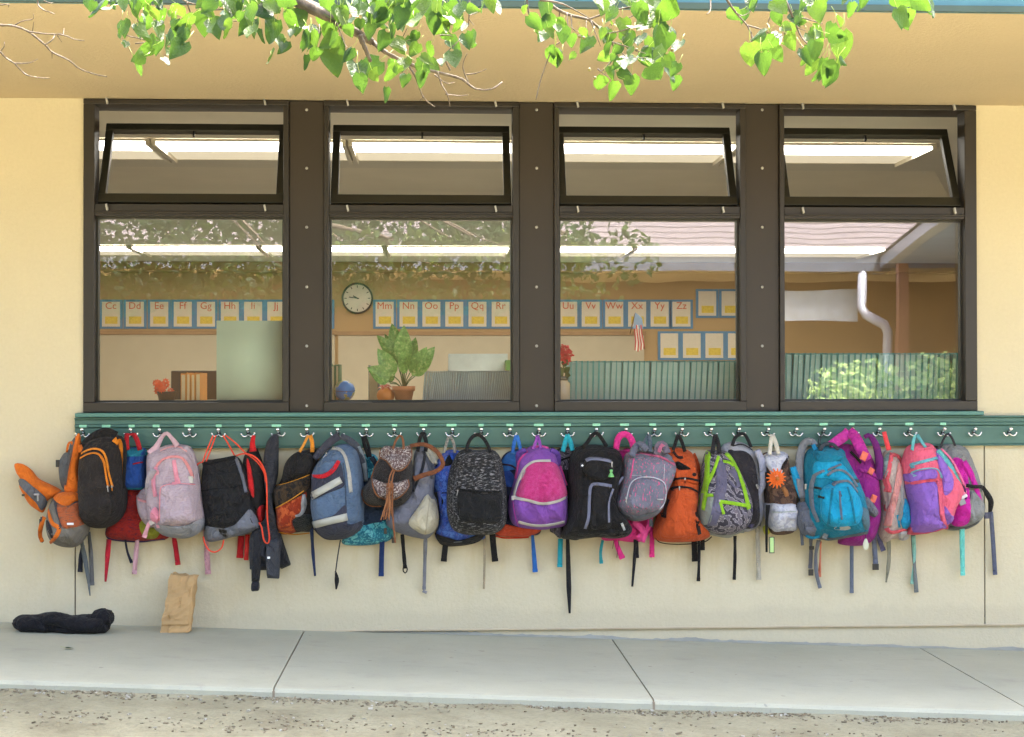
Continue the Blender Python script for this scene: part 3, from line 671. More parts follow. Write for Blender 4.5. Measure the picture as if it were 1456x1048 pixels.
for k, (px, w, top) in enumerate(((1195,1.0,512),(1240,1.1,508),(1318,1.2,500),(1362,1.0,497))):
    g = V(px, 600, 9.6); tz = V(px, top, 9.6).z
    sh = thing('shrub', 'sunlit green shrub across the yard mirrored in the right window, %s' % ['leftmost','beside the downspout','right of the post','at the window edge'][k], 'shrub', (g.x, g.y, 0), 'shrubs across the yard')
    def bx(rnd, g=g, w=w, tz=tz):
        while 1:
            a = Vector((rnd.uniform(-1,1), rnd.uniform(-1,1), rnd.uniform(-1,1)))
            if .45 < a.length < 1: return (g.x+a.x*w*.42, g.y+a.y*w*.4, tz/2+a.z*tz/2)
    leaf_cloud(900, bx, 20+k, .05).build('foliage', lm_, sh, False)['kind'] = 'stuff'
    M().tube([(g.x, g.y, -.1), (g.x+.03, g.y, tz*.6)], [.03, .015], 6).build('stem', OAK, sh)

# ---- the pear tree over the path
m, nt, b = newmat('bark'); v = coords(nt, 'Object', (1,1,.5))
c = ramp(nt, noi(nt, v, 60, 5, .7), [(.3,(.055,.04,.028)),(.55,(.11,.085,.06)),(.75,(.18,.15,.115))]); nt.links.new(c, b.inputs['Base Color']); b.inputs['Roughness'].default_value = .9
bump(nt, b, noi(nt, v, 120, 4, .7), .7, .004); BARK = m
def leaf_mat(name, c0, c1):
    m, nt, b = newmat(name); out = nt.nodes['Material Output']; v = coords(nt)
    rnd = nd(nt, 'ObjectInfo').outputs['Random']
    c = mixc(nt, ramp(nt, rnd, [(.15,(0,0,0)),(.85,(1,1,1))]), c0, c1); c = mixc(nt, ramp(nt, noi(nt, v, 3, 4), [(.35,(0,0,0)),(.7,(.6,.6,.6))]), c, shade(c0, .7))
    nt.links.new(c, b.inputs['Base Color']); b.inputs['Roughness'].default_value = .5; b.inputs['Specular IOR Level'].default_value = .3
    vn = nd(nt, 'TexWave', {'Vector': nd(nt, 'Mapping', {'Vector': nd(nt, 'TexCoord').outputs['Object'], 'Rotation': (0, 0, R(38))}).outputs[0], 'Scale': 2.4, 'Distortion': .8}).outputs['Fac']
    bump(nt, b, vn, .12, .02, bump(nt, b, noi(nt, v, 9, 3), .3, .03))
    tl = nd(nt, 'BsdfTranslucent', {'Color': mixc(nt, .5, c, (.13,.25,.018))})
    mx = nd(nt, 'MixShader', {0: .36, 1: b.outputs[0], 2: tl.outputs[0]}); nt.links.new(mx.outputs[0], out.inputs[0]); return m
PEAR = leaf_mat('pear_leaf', (.011,.045,.013), (.034,.086,.012))
PEARY = leaf_mat('pear_leaf_young', (.048,.105,.015), (.08,.13,.018))
tree = thing('pear_tree', 'leafy pear tree whose sunlit lower branches hang into the top of the view', 'tree', (-3.3, -5.4, 0))
TR = Vector((-3.3, -5.4, 0)); CR = Vector((-2.85, -5.3, 2.35))
M().tube([TR+Vector((0,0,-.15)), TR+Vector((.02,0,.3)), TR+Vector((.12,.03,1.3)), CR, CR+Vector((.5,-.3,1.6)), CR+Vector((.9,-.5,2.9))], [.17,.13,.115,.105,.07,.03], 12).build('trunk', BARK, tree)
def limb(pix, rad, y, dy=0, start=None, name='branch', n=None, seed=0):
    """a branch through photograph pixels at distance y, optionally carried back to the limb it grows from"""
    k = len(pix); rnd = random.Random(seed+int(pix[0][0])); pts = [P(x, yy, y+dy*i/max(1,k-1)+rnd.uniform(-.02,.02)) for i, (x, yy) in enumerate(pix)]
    rr = list(rad) if isinstance(rad, (list, tuple)) else [rad*(1-.6*i/max(1,k-1)) for i in range(k)]
    if start is not None: pts = [Vector(start), Vector(start).lerp(pts[0], .5)+Vector((0,0,.12))]+pts; rr = [rr[0]*1.5, rr[0]*1.2]+rr
    q = cr([(*p_, r_) for p_, r_ in zip(pts, rr)], max(6, len(pts)*5))
    return M().tube([a[:3] for a in q], [max(.0007, a[3]*(1+.12*math.sin(i*2.1))) for i, a in enumerate(q)], 7).build(name, BARK, tree)
Y1 = -2.95; u = .00166                          # metres per pixel there
limb([(398,-12),(425,3),(455,16),(482,32),(508,47),(530,60)], [9*u,9*u,8.6*u,8*u,7*u,5.2*u], Y1, 0, CR)
limb([(530,60),(549,75),(580,90),(605,99),(630,105),(655,112),(666,120),(678,127),(698,127),(714,117)], [3.6*u,3*u,2.8*u,2.6*u,2.2*u,1.9*u,1.7*u,1.5*u,1.3*u,1.1*u], Y1, -.02)
limb([(511,50),(518,66),(527,88)], [4.6*u,3.4*u,2.6*u], Y1)
TW = [ # thin twigs: pixel paths and radius
 ([(578,90),(590,108),(602,138),(618,152)],1.7),([(602,138),(597,143)],.9),([(640,100),(633,80),(648,62),(655,56)],1.5),([(666,118),(658,95),(664,76)],1.3),([(664,106),(678,104),(692,98)],1.2),([(622,102),(628,120),(636,134),(640,152)],1.2),([(634,134),(652,136),(666,135)],.9),
 ([(618,106),(634,118),(646,117)],1.0),([(568,70),(572,55),(579,40)],1.1),([(570,62),(584,56)],.8),([(592,20),(603,18)],1.4),([(668,-8),(667,20),(666,38)],1.3),([(667,22),(679,17)],.8),([(667,28),(674,36)],.8),([(524,36),(532,30),(560,14)],1.3),
 ([(626,50),(638,50),(644,52)],1.1),([(478,30),(490,62),(494,68)],1),([(486,64),(490,58)],.8),([(380,46),(384,60),(388,62)],.8),
 ([(-14,34),(0,36),(18,37),(40,45),(64,64),(74,74),(98,86),(112,97),(132,105),(152,109)],1.9),([(40,45),(62,48),(90,50),(106,56),(120,58)],1.3),([(21,36),(32,30),(47,27),(47,20)],1.0),([(46,46),(48,31)],.8),([(64,64),(74,57),(79,49),(87,48)],1.1),([(74,75),(74,83)],.8),([(90,50),(91,41)],.8),([(82,51),(88,60)],.8),
 ([(-12,70),(0,74),(8,82),(20,90),(32,102),(42,108),(60,111),(70,111)],1.5),([(20,90),(38,90),(46,88),(54,84)],1.0),([(0,74),(6,66),(6,60)],.9),([(54,-10),(54,6),(62,14),(70,17),(78,20)],1.3),([(62,1),(70,4),(75,4)],.8),([(-10,7),(2,7),(12,6),(12,10)],1.2),
 ([(176,-12),(190,12),(204,52),(212,58)],1.2),([(212,58),(186,52),(180,50)],1.0),([(192,62),(210,60),(222,56)],.9),([(215,57),(226,58)],.9),([(250,-10),(264,2),(284,8),(300,14)],1.6),([(266,4),(272,22),(277,35)],1.2),([(300,14),(322,13),(344,10),(372,8)],1.4),([(284,8),(300,20),(330,30),(352,28)],1.1),([(420,-8),(418,8),(404,10),(398,4)],1.0),
 ([(454,35),(452,50),(436,62)],1.1),
 ([(748,-12),(752,20),(758,34),(763,37)],1.5),([(764,-10),(790,12),(812,22),(836,28),(852,40),(862,48),(870,60),(874,78),(858,100),(850,98)],2.6),([(768,0),(800,6),(838,26)],1.8),([(836,28),(870,16),(895,10),(905,8),(912,-4)],1.5),([(905,8),(910,16),(893,26),(880,30),(866,36)],1.0),([(862,48),(884,44),(900,38),(916,33)],1.2),([(870,60),(890,66),(905,72),(918,76)],1.1),([(874,66),(890,80),(905,82),(918,82)],1.0),
 ([(796,14),(794,40),(796,50),(808,50)],1.1),([(806,18),(808,48)],.9),([(812,22),(814,40),(826,46)],.9),([(834,30),(833,44)],.8),([(840,30),(854,66)],1.0),([(874,78),(886,70)],.8),([(852,100),(862,108),(866,110)],.8),([(790,64),(806,54)],.9),([(786,66),(770,110),(762,142)],1.2),([(1010,-10),(1010,14),(1005,20)],1.3),
 ([(1026,-12),(1046,18),(1062,36),(1072,58)],2.0),([(1062,36),(1082,42),(1100,50),(1122,54)],1.3),([(1046,18),(1058,22),(1076,9)],1.0),([(1068,46),(1069,62)],.8),([(1096,-10),(1100,12),(1094,26),(1091,38)],1.3),([(1102,14),(1110,30)],.9),([(1112,-12),(1122,12),(1131,34),(1138,50),(1148,62),(1155,66)],2.0),([(1128,22),(1150,28),(1170,34)],1.3),([(1134,40),(1146,44)],.8),([(1080,44),(1084,60)],.8),([(1138,62),(1146,70),(1162,82)],.9)]
for i, (pix, r) in enumerate(TW): limb(pix, r*u, Y1-.08*math.sin(i*1.7), .05*math.cos(i), name='twig', seed=i)
for (px, y, s) in ((250,-10,.3),(176,-12,.3),(764,-10,.6),(748,-12,.5),(1026,-12,1.1),(1112,-12,1.3),(1096,-10,1.2),(-12,34,0),(-12,70,0),(668,-8,.4),(1010,-10,1.1)):
    e = P(px, y, Y1); M().tube([tuple(x) for x in cr([CR+Vector((.3+s*.3,.1,.5)), CR.lerp(e, .5)+Vector((0,0,.45)), CR.lerp(e, .85)+Vector((0,0,.2)), e], 14)], [.022-.0012*i for i in range(14)], 7).build('branch', BARK, tree)
# leaf shapes: heart-shaped pear leaves with a folded midrib, a curl and a stalk
leaf_me = []
for vnt in range(9):
    rnd = random.Random(100+vnt); mm = M(); vs = []; n = 8; fold = rnd.uniform(.08, .5); curl = rnd.uniform(-.5, .9); wave = rnd.uniform(.01,.06)
    for i in range(n+1):
        t = i/n; w = .46*(math.sin(math.pi*min(1, (t*.93+.07)**.62))**.75)*(1-.25*t) if i < n else 0
        if i == 0: w = .16
        yy = -t*1.0; zz = curl*.35*t*t
        for s in (-1, -.55, 0, .55, 1):
            lobe = .07*abs(s)**2 if i == 0 else 0
            vs.append((s*w*math.cos(fold*abs(s)), yy+lobe+.04*(1-t)*s*s, zz+abs(s)*w*fold+wave*math.sin(i*.85+s*2)*abs(s)))
    mm.add(vs, [(i*5+j, (i+1)*5+j, (i+1)*5+j+1, i*5+j+1) for i in range(n) for j in range(4)])
    mm.tube([(0,.55+.1*rnd.random(),rnd.uniform(-.1,.1)), (rnd.uniform(-.05,.05),.3,.02), (0,0,0)], [.014,.012,.012], 4, 1)
    o = mm.build('leaf_shape', [PEAR if vnt < 6 else PEARY, simple('leaf_stalk', (.3,.4,.08), .5)]); leaf_me.append(o.data); bpy.data.objects.remove(o)
rnd = random.Random(11)
SPOTS = [(148,14,30),(160,4,26),(128,4,26),(172,6,22),(118,-4,28),(186,18,22),(196,4,22),(176,42,26),(171,50,16),(214,36,26),(224,44,24),(226,68,26),(216,78,26),(205,92,26),(190,90,22),(197,100,20),(180,66,14),(248,50,30),(262,76,32),(258,62,24),(244,30,22),(238,76,18),(228,24,22),(206,30,18),(232,90,16),(240,60,16),
 (288,34,36),(306,12,24),(320,20,22),(296,6,24),(330,6,30),(345,30,20),(368,24,36),(378,18,38),(394,48,40),(386,92,28),(372,50,18),(420,30,36),(416,8,30),(398,10,28),(446,55,24),(457,64,36),(470,88,36),(476,70,28),(430,42,22),(404,70,18),(438,50,26),(352,4,24),(356,40,18),(330,40,18),(374,-2,26),(405,66,14),(450,78,22),(462,2,26),
 (466,6,30),(500,24,30),(514,24,32),(546,28,40),(528,46,24),(572,26,30),(598,40,46),(618,14,34),(608,12,26),(594,6,24),(556,4,34),(620,34,30),(640,26,28),(632,26,26),(470,48,30),(478,64,30),(500,80,24),(478,98,38),(507,110,40),(540,108,42),(566,106,30),(578,116,20),(561,68,28),(550,60,28),(595,74,24),(613,76,26),(637,66,24),(643,88,30),(606,104,28),(592,100,24),(576,96,26),(584,62,22),(656,42,20),(662,60,24),(600,112,24),(548,134,20),(630,92,18),(546,10,28),(580,8,26),(490,6,26),(520,4,26),(536,0,26),(480,20,24),
 (700,12,26),(694,6,22),(752,34,24),(776,14,24),(781,36,30),(790,40,22),(764,60,22),(776,56,20),(790,84,34),(800,88,28),(802,50,24),(812,58,20),(838,68,32),(818,82,14),(856,120,26),(864,74,26),(858,54,28),(886,40,28),(876,24,26),(873,128,26),(880,112,24),(898,120,26),(890,102,32),(902,100,34),(912,104,34),(924,112,36),(912,88,28),(934,92,30),(944,76,28),(950,90,26),(948,108,24),(964,100,20),(968,72,26),(962,118,22),(936,24,44),(926,12,36),(956,20,46),(948,8,36),(922,40,28),(936,50,28),(942,60,28),(926,66,26),(930,34,26),(888,6,36),(906,18,30),(870,4,28),(846,6,24),(838,-2,28),(858,10,24),(896,60,26),(884,56,24),(902,50,26),(912,62,24),(866,88,22),(880,92,20),(940,40,24),(952,58,24),(898,-4,30),(920,-4,30),(868,104,20),(885,76,22),
 (1052,30,32),(1062,26,24),(1066,80,38),(1096,64,36),(1102,68,30),(1088,58,26),(1100,14,28),(1104,26,26),(1112,48,22),(1118,62,26),(1128,30,24),(1124,44,24),(1140,34,24),(1148,14,36),(1160,18,32),(1144,2,30),(1168,4,26),(1180,2,26),(1188,34,26),(1184,44,22),(1180,62,28),(1162,58,24),(1150,58,22),(1141,82,26),(1152,84,24),(1170,100,34),(1176,104,28),(1163,96,28),(1190,108,36),(1192,96,26),(1197,66,40),(1158,70,26),(1156,48,22),(1130,0,28),(1224,4,26),(1210,14,22),(1200,-2,24),(1230,-4,24),(1276,28,32),(1290,26,28),(1298,10,28),(1310,10,30),(1322,14,28),(1270,6,28),(1284,0,28),(1304,-4,26),(1068,8,22),(1076,-2,24),(1030,-2,22)]
for k in range(60): SPOTS.append((rnd.uniform(285, 670), rnd.uniform(-6, 46)*(1 if k % 3 else 1.5), rnd.uniform(20, 34)))
for k in range(16): SPOTS.append((rnd.uniform(128, 265), rnd.uniform(-4, 60), rnd.uniform(18, 28)))
for k in range(len(SPOTS)):
    if rnd.random() < .42: x, y, s = SPOTS[k]; SPOTS.append((x+rnd.gauss(0, 11), y+rnd.gauss(0, 9)-3, s*rnd.uniform(.5, .85)))
for k, (x, y, s) in enumerate(SPOTS):
    me = leaf_me[rnd.randrange(9)]
    o = bpy.data.objects.new('leaf', me); COL.objects.link(o); o.parent = tree
    sc = s*u*rnd.uniform(.98, 1.18)
    yaw = rnd.uniform(-1.0, 1.0) if rnd.random() < .74 else rnd.uniform(-3.1, 3.1)
    e = Euler((R(90)+rnd.gauss(.1, .55), rnd.gauss(0, .5), 0)).to_matrix().to_4x4()
    rot = Matrix.Rotation(yaw, 4, 'Z') @ e
    pos = P(x, y-s*.5, Y1+rnd.uniform(-.18, .12))
    o.matrix_local = Matrix.Translation(pos-Vector(tree['_o'])) @ rot @ Matrix.Scale(sc, 4)
# fruitlets
mm = M()
for x, y in ((826,46),(824,52),(830,54),(838,99),(846,111),(764,41),(910,55),(912,59),(956,71),(905,71),(1117,43),(1124,42),(1117,48),(1153,20),(947,3)):
    q = P(x, y, Y1); mm.ball(q, .0042, 6); 
mm.build('fruitlets', simple('fruitlet', (.14,.12,.03), .6), tree)['kind'] = 'stuff'
# the crown overhead, behind the camera's view and mirrored in the glass
def crown(rnd):
    while 1:
        a = Vector((rnd.gauss(0,1), rnd.gauss(0,1), rnd.gauss(0,1))).normalized()*rnd.random()**.4
        p = Vector((-2.6+a.x*4.4, -6.0+a.y*2.3, 3.1+a.z*1.75))  # crown spread further left, out of view, to darken the left wall
        if noise.noise(p*1.3) < -.05: continue
        return p
def skirt(rnd):
    while 1:
        a = Vector((rnd.gauss(0,1), rnd.gauss(0,1), rnd.gauss(0,1))).normalized()*rnd.random()**.4
        p = Vector((-.9+a.x*2.9, -6.9+a.y*1.5, 2.15+a.z*.75))
        if noise.noise(p*1.7+Vector((3,1,2))) < -.12: continue
        return p
def clear(p):
    if p.z < 1.62: return False
    return p.z > 1.05+.275*(p.y+6.6)+.13 if p.y > -6.7 else p.z > 1.75
(lambda a, b: a.add(b.v, b.f))(leaf_cloud(15000, crown, 5, .043, clear), leaf_cloud(9000, skirt, 8, .043, clear)).build('foliage', PEAR, tree, False)['kind'] = 'stuff'

# ------------------------------------------------------------------ bags
class Surf:
    """an inflated cloth shape whose outline is given in photograph pixels; it can ride on another Surf"""
    def __init__(s, out, T, yb=0.0, on=None, p=4.5, q=2.0, wr=.0105, seed=0, top=.4, N=96, rings=20, c=None, sharp=False):
        s.on, s.T, s.yb, s.p, s.q, s.wr, s.seed, s.top, s.N, s.rings = on, T, yb, p, q, wr, seed, top, N, rings
        px = cr(out, N, True) if not sharp else linres(out, N)
        s.bd = []
        for x, y in px:
            Y = yb-T*.4
            if on is not None:
                for _ in range(3): w = P(x, y, Y); Y = on.h(w.x, w.z)
            w = P(x, y, Y); s.bd.append((w.x, w.z))
        A = cx = czz = 0
        for i in range(N):
            x0, z0 = s.bd[i]; x1, z1 = s.bd[(i+1) % N]; k = x0*z1-x1*z0; A += k; cx += (x0+x1)*k; czz += (z0+z1)*k
        s.c = (cx/(3*A), czz/(3*A)) if c is None else (lambda w: (w.x, w.z))(P(*c, yb-T*.4))
        s.zmin = min(b[1] for b in s.bd); s.zmax = max(b[1] for b in s.bd)
        tb = sorted((math.atan2(z-s.c[1], x-s.c[0]), math.hypot(x-s.c[0], z-s.c[1])) for x, z in s.bd)
        s.ang = [tb[-1][0]-2*math.pi]+[t[0] for t in tb]+[tb[0][0]+2*math.pi]; s.rad = [tb[-1][1]]+[t[1] for t in tb]+[tb[0][1]]
    def R(s, x, z):
        import bisect
        a = math.atan2(z-s.c[1], x-s.c[0]); i = min(len(s.ang)-1, max(1, bisect.bisect(s.ang, a)))
        t = (a-s.ang[i-1])/max(1e-9, s.ang[i]-s.ang[i-1]); return s.rad[i-1]+(s.rad[i]-s.rad[i-1])*t
    def ht(s, x, z, t):
        base = s.on.h(x, z) if s.on is not None else s.yb
        v = (z-s.zmin)/(s.zmax-s.zmin); vf = (1-s.top*max(0, v)**1.6)*(1-.18*max(0, .25-v)/.25)
        t = max(0, min(1, t)); hh = (1-t**s.p)**(1/s.q)
        e = s.seed*3.1; k = (1-t**8)
        n = noise.noise(Vector((x*9+e, z*8, e)))*.9 + (.5-abs(noise.noise(Vector((x*17+z*7+e, z*13-x*5, 4.2+e)))*2))*1.25 + noise.noise(Vector((x*38+e, z*30, e)))*.42
        return base-s.T*vf*hh-s.wr*n*k
    def h(s, x, z):
        r = math.hypot(x-s.c[0], z-s.c[1])/max(1e-6, s.R(x, z)); return s.ht(x, z, r)
    def mesh(s):
        m = M(); vs = [(s.c[0], s.ht(s.c[0], s.c[1], 0), s.c[1])]; N = s.N
        ts = [1-(1-(i+1)/s.rings)**1.75 for i in range(s.rings)]
        for t in ts:
            for x, z in s.bd:
                X, Z = s.c[0]+(x-s.c[0])*t, s.c[1]+(z-s.c[1])*t; vs.append((X, s.ht(X, Z, t), Z))
        n = len(ts)
        fs = [(0, 1+(k+1)%N, 1+k) for k in range(N)] + [(1+i*N+k, 1+i*N+(k+1)%N, 1+(i+1)*N+(k+1)%N, 1+(i+1)*N+k) for i in range(n-1) for k in range(N)]
        if s.on is None:                       # closed back
            b0 = len(vs)
            for x, z in s.bd: vs.append((s.c[0]+(x-s.c[0])*.93, s.yb+.022, s.c[1]+(z-s.c[1])*.93))
            vs.append((s.c[0], s.yb+.024, s.c[1]))
            l = 1+(n-1)*N
            fs += [(l+k, l+(k+1)%N, b0+(k+1)%N, b0+k) for k in range(N)] + [(b0+k, b0+(k+1)%N, b0+N) for k in range(N)]
        else:                                  # hem tucked into what it sits on
            b0 = len(vs)
            for x, z in s.bd: vs.append((x, s.on.h(x, z)+.008, z))
            l = 1+(n-1)*N; fs += [(l+k, l+(k+1)%N, b0+(k+1)%N, b0+k) for k in range(N)]
        return m.add(vs, fs)
def linres(pts, n):
    L = [math.dist(pts[i], pts[(i+1) % len(pts)]) for i in range(len(pts))]; tot = sum(L); out = []; i = 0; acc = 0
    for k in range(n):
        s = tot*k/n
        while s > acc+L[i]: acc += L[i]; i += 1
        t = (s-acc)/L[i]; a, b = pts[i], pts[(i+1) % len(pts)]; out.append((a[0]+(b[0]-a[0])*t, a[1]+(b[1]-a[1])*t))
    return out

class Comp:
    def __init__(s): s.l = []
    def h(s, x, z):
        y = s.l[0].h(x, z)
        for b in s.l[1:]:
            if math.hypot(x-b.c[0], z-b.c[1]) < b.R(x, z): y = min(y, b.h(x, z))
        return y
class Bag:
    def __init__(s, kind, label, cat, px, py, y, group='backpacks hung along the coat rail'):
        p = P(px, py, y); s.t = thing(kind, label, cat, (p.x, y, p.z), group); s.b = None; s.yb = y; s.co = Comp()
        s.sd = sum(map(ord, label)) % 97
    def body(s, out, T, mat, name='body', **k):
        k.setdefault('seed', s.sd); s.sd += 1; b = Surf(out, T, k.pop('yb', s.yb), **k); b.mesh().build(name, mat, s.t)
        if s.b is None: s.b = b; s.co.l.append(b)
        if T > .11: s.seam(b, .86, mat)
        return b
    def seam(s, b, t, mat):
        '''the piped seam that runs round a panel'''
        pts = []
        for x, z in b.bd[::2]+b.bd[:1]:
            X, Z = b.c[0]+(x-b.c[0])*t, b.c[1]+(z-b.c[1])*t; pts.append((X, b.h(X, Z)-.0002, Z))
        M().tube(pts, .0013, 5).build('seam', mat, s.t)
    def patch(s, name, out, T, mat, on=None, **k):
        s.sd += 1; k.setdefault('wr', .0055); k.setdefault('p', 7); k.setdefault('top', .1); k.setdefault('rings', 12); k.setdefault('N', 64)
        b = Surf(out, T, 0, on=on or s.b, seed=s.sd, **k); b.mesh().build(name, mat, s.t)
        if on is None: s.co.l.append(b)
        if T >= .012: s.seam(b, .95, mat)
        return b
    def strip(s, name, pts, w, mat, on=None, y=None, th=.0025, n=None, off=.001, twist=None, cols=3, curl=0):
        """a webbing band: on a surface, or in free air with y given at its start and end"""
        pts = [tuple(p) for p in pts]; ln = sum(math.dist(pts[i], pts[i+1]) for i in range(len(pts)-1))
        n = n or max(6, int(ln/3)); q = cr(pts, n); ws = w if isinstance(w, (list, tuple)) else [w]*2
        if y is None: on = on or s.co
        m = M(); cen = []
        for i, (x, yy) in enumerate(q):
            t = i/(n-1)
            if on is not None:
                Y = s.yb-.1
                for _ in range(3): a = P(x, yy, Y); Y = on.h(a.x, a.z)
                cen.append(P(x, yy, Y))
            else:
                ys = y if isinstance(y, (list, tuple)) else [y, y]
                u_ = t*(len(ys)-1); j = min(int(u_), len(ys)-2); cen.append(P(x, yy, ys[j]+(ys[j+1]-ys[j])*(u_-j)))
        fr, bk = [], []
        for i, c in enumerate(cen):
            t = i/(n-1); d = cen[min(i+1, n-1)]-cen[max(i-1, 0)]; d.normalize()
            sd = Vector((d.z, 0, -d.x)); sd = sd.normalized() if sd.length > 1e-5 else Vector((1,0,0))
            if twist: 
                a = twist*t + (curl*math.sin(t*7) if curl else 0); sd = sd*math.cos(a)+Vector((0,1,0))*math.sin(a)
            elif curl: a = curl*math.sin(t*6+s.sd); sd = sd*math.cos(a)+Vector((0,1,0))*math.sin(a)
            nr = sd.cross(d).normalized(); nr = nr if nr.y < 0 else -nr
            if on is None and (twist or curl) and i and (nr-pn).length > 1.2: nr = -nr
            pn = nr
            u_ = t*(len(ws)-1); j = min(int(u_), len(ws)-2); ww = (ws[j]+(ws[j+1]-ws[j])*(u_-j))*.003
            for k in range(cols):
                e = (k/(cols-1)-.5)*ww; p = c+sd*e
                if on is not None: p.y = on.h(p.x, p.z)-off; fr.append(p+Vector((0,-th,0))); bk.append(p+Vector((0,.004,0)))
                else: fr.append(p+nr*th*.5); bk.append(p-nr*th*.5)
        N = len(fr); K = cols
        f = [(i*K+k, i*K+k+1, (i+1)*K+k+1, (i+1)*K+k) for i in range(n-1) for k in range(K-1)]
        g = [tuple(N+a for a in reversed(x)) for x in f]
        e = []
        for i in range(n-1):
            e += [(i*K, (i+1)*K, N+(i+1)*K, N+i*K), (i*K+K-1, N+i*K+K-1, N+(i+1)*K+K-1, (i+1)*K+K-1)]
        for k in range(K-1): e += [(k, N+k, N+k+1, k+1), ((n-1)*K+k, (n-1)*K+k+1, N+(n-1)*K+k+1, N+(n-1)*K+k)]
        return m.add(fr+bk, f+g+e).build(name, mat, s.t)
    def cord(s, name, pts, r, mat, on=None, y=None, off=0):
        """a round cord; pts may carry their own depth as a third value"""
        pts = [tuple(p) for p in pts]; ln = sum(math.dist(pts[i][:2], pts[i+1][:2]) for i in range(len(pts)-1))
        q = cr(pts, max(6, int(ln/3))); out = []
        for i, p in enumerate(q):
            if y is None and len(p) < 3:
                Y = s.yb-.1
                for _ in range(3): a = P(p[0], p[1], Y); Y = (on or s.co).h(a.x, a.z)-off
                out.append(P(p[0], p[1], Y))
            else:
                ys = p[2] if len(p) > 2 else (y[0]+(y[-1]-y[0])*i/(len(q)-1) if isinstance(y, (list, tuple)) else y); out.append(P(p[0], p[1], ys))
        return M().tube(out, r*.003, 6).build(name, mat, s.t)
    def hang(s, pts, w, mat, y0=None, name='loose_strap', curl=.6, y1=-.02):
        ya = y0 if y0 is not None else s.yb-.03; ym = ya+(y1-ya)*.75
        ws = w if isinstance(w, (list, tuple)) else [w]*2
        e, f = pts[-1], pts[-2]; L = max(1, math.dist(e, f)); dx, dy = (e[0]-f[0])/L, (e[1]-f[1])/L
        if ws[-1] > 3.5: s.buckle(e[0]-dx*2, e[1]-dy*2, ws[-1]*1.08, 5, mat, y=y1-.002, ang=math.atan2(dx, dy), name='strap_hem', th=.005)
        return s.strip(name, pts, w, mat, y=[ya, ym-.01, y1-.012, y1], curl=curl)
    def loop(s, pts, w, mat, y=None, name='hanging_loop', th=.003):
        return s.strip(name, pts, w, mat, y=y or [s.yb-.03, -.075, s.yb-.03], th=th)
    def buckle(s, px, py, w, h, mat, y=None, ang=0, name='buckle', th=.008):
        Y = y
        if Y is None:
            Y = s.yb-.1
            for _ in range(3): a = P(px, py, Y); Y = s.co.h(a.x, a.z)
            Y -= th*.5
        c = P(px, py, Y); ca, sa = math.cos(ang), math.sin(ang)
        return M().obox(c, Vector((ca,0,sa))*w*.0015, (0,th*.5,0), Vector((-sa,0,ca))*h*.0015).build(name, mat, s.t, False, bevel=.0015)

ORANGE=(238,122,38); BLK=(36,34,34); GRY=(118,122,128); DG=(62,64,70); RED=(196,40,48); PNK=(240,150,165)
METAL = simple('zip_metal', (.32,.32,.33), .4, .7); WHITE = simple('white_print', (.75,.75,.75), .6)
def zipp(col): return fab(col, bmp=.15)
def puller(B, px, py, ang=0, l=8, mat=None): 
    B.buckle(px, py, 2.2, 3, METAL, name='zip_slider', th=.006); B.buckle(px+l*.45*math.sin(ang), py+l*.5, 1.5, l*.8, mat or METAL, ang=ang, name='zip_pull', th=.004)

# 1 orange and grey sling pack, far left
B = Bag('backpack','small orange and grey pack with a flap sticking out leftward, far left on the rail','backpack',100,700,-.06)
B.body([(88,695),(83,674),(83,657),(89,645),(95,642),(100,628),(106,624),(106,660),(104,697)], .06, fab((104,106,108)), 'back_panel', p=3)
B.buckle(82,659,5,10,BLACKP,y=-.10)
B.strip('edge_strap',[(95,643),(97,632),(101,628),(103,632)],3,fab(ORANGE),y=[-.1,-.12])
B.body([(91,701),(95,676),(102,645),(106,622),(112,617),(113,640),(112,672),(112,702)], .045, fab(ORANGE), 'shoulder_flap', yb=-.10, p=3, wr=.006)
B.strip('binding',[(93,690),(97,664),(102,640),(106,624)],2,fab((110,100,95)),y=[-.14,-.15])
wing = B.body([(19,660),(30,660),(41,667),(52,680),(70,689),(86,698),(84,703),(74,708),(66,713),(60,729),(50,725),(40,717),(32,704),(26,692),(27,681),(21,671)], .05, fab(ORANGE), 'side_flap', yb=-.08, p=2.6, wr=.005, c=(52,698))
B.patch('grey_panel',[(26,683),(33,681),(46,691),(57,700),(66,711),(60,726),(53,716),(41,704),(30,692)],.012,fab((112,112,116)),on=wing)
B.buckle(52,703,7,2.5,METAL,y=-.15); B.buckle(54,708,2,9,METAL,y=-.15); B.buckle(33,704,4,3,BLACKP,y=-.13)
pod = B.body([(66,724),(74,707),(84,700),(98,698),(110,699),(118,710),(123,729),(125,749),(119,765),(107,778),(92,780),(77,776),(67,765),(64,744)], .13, fab((128,122,112)), 'pod', yb=-.09, p=4)
B.patch('top_flap',[(77,709),(84,701),(97,699),(109,700),(117,711),(107,713),(97,719),(86,717)],.014,fab(ORANGE),on=pod)
B.patch('mesh_pocket',[(81,718),(97,720),(107,715),(119,713),(124,738),(118,746),(104,750),(89,749)],.012,fab((186,98,58),'heather',((130,90,70),)),on=pod)
B.strip('pocket_binding',[(80,712),(86,717),(97,721),(107,715),(119,712)],2.2,fab((92,90,90)),on=pod,off=.003)
B.strip('pod_binding',[(72,716),(80,703),(92,699),(109,699),(118,710)],2.5,fab((96,92,90)),on=pod)
B.strip('orange_stripe',[(68,724),(74,743),(84,752),(78,765),(71,772)],[4,6,6,4],fab(ORANGE),on=pod,off=.001)
B.strip('dark_stripe',[(66,740),(71,755),(74,765)],[4,7,4],fab((50,46,50)),on=pod,off=.001)
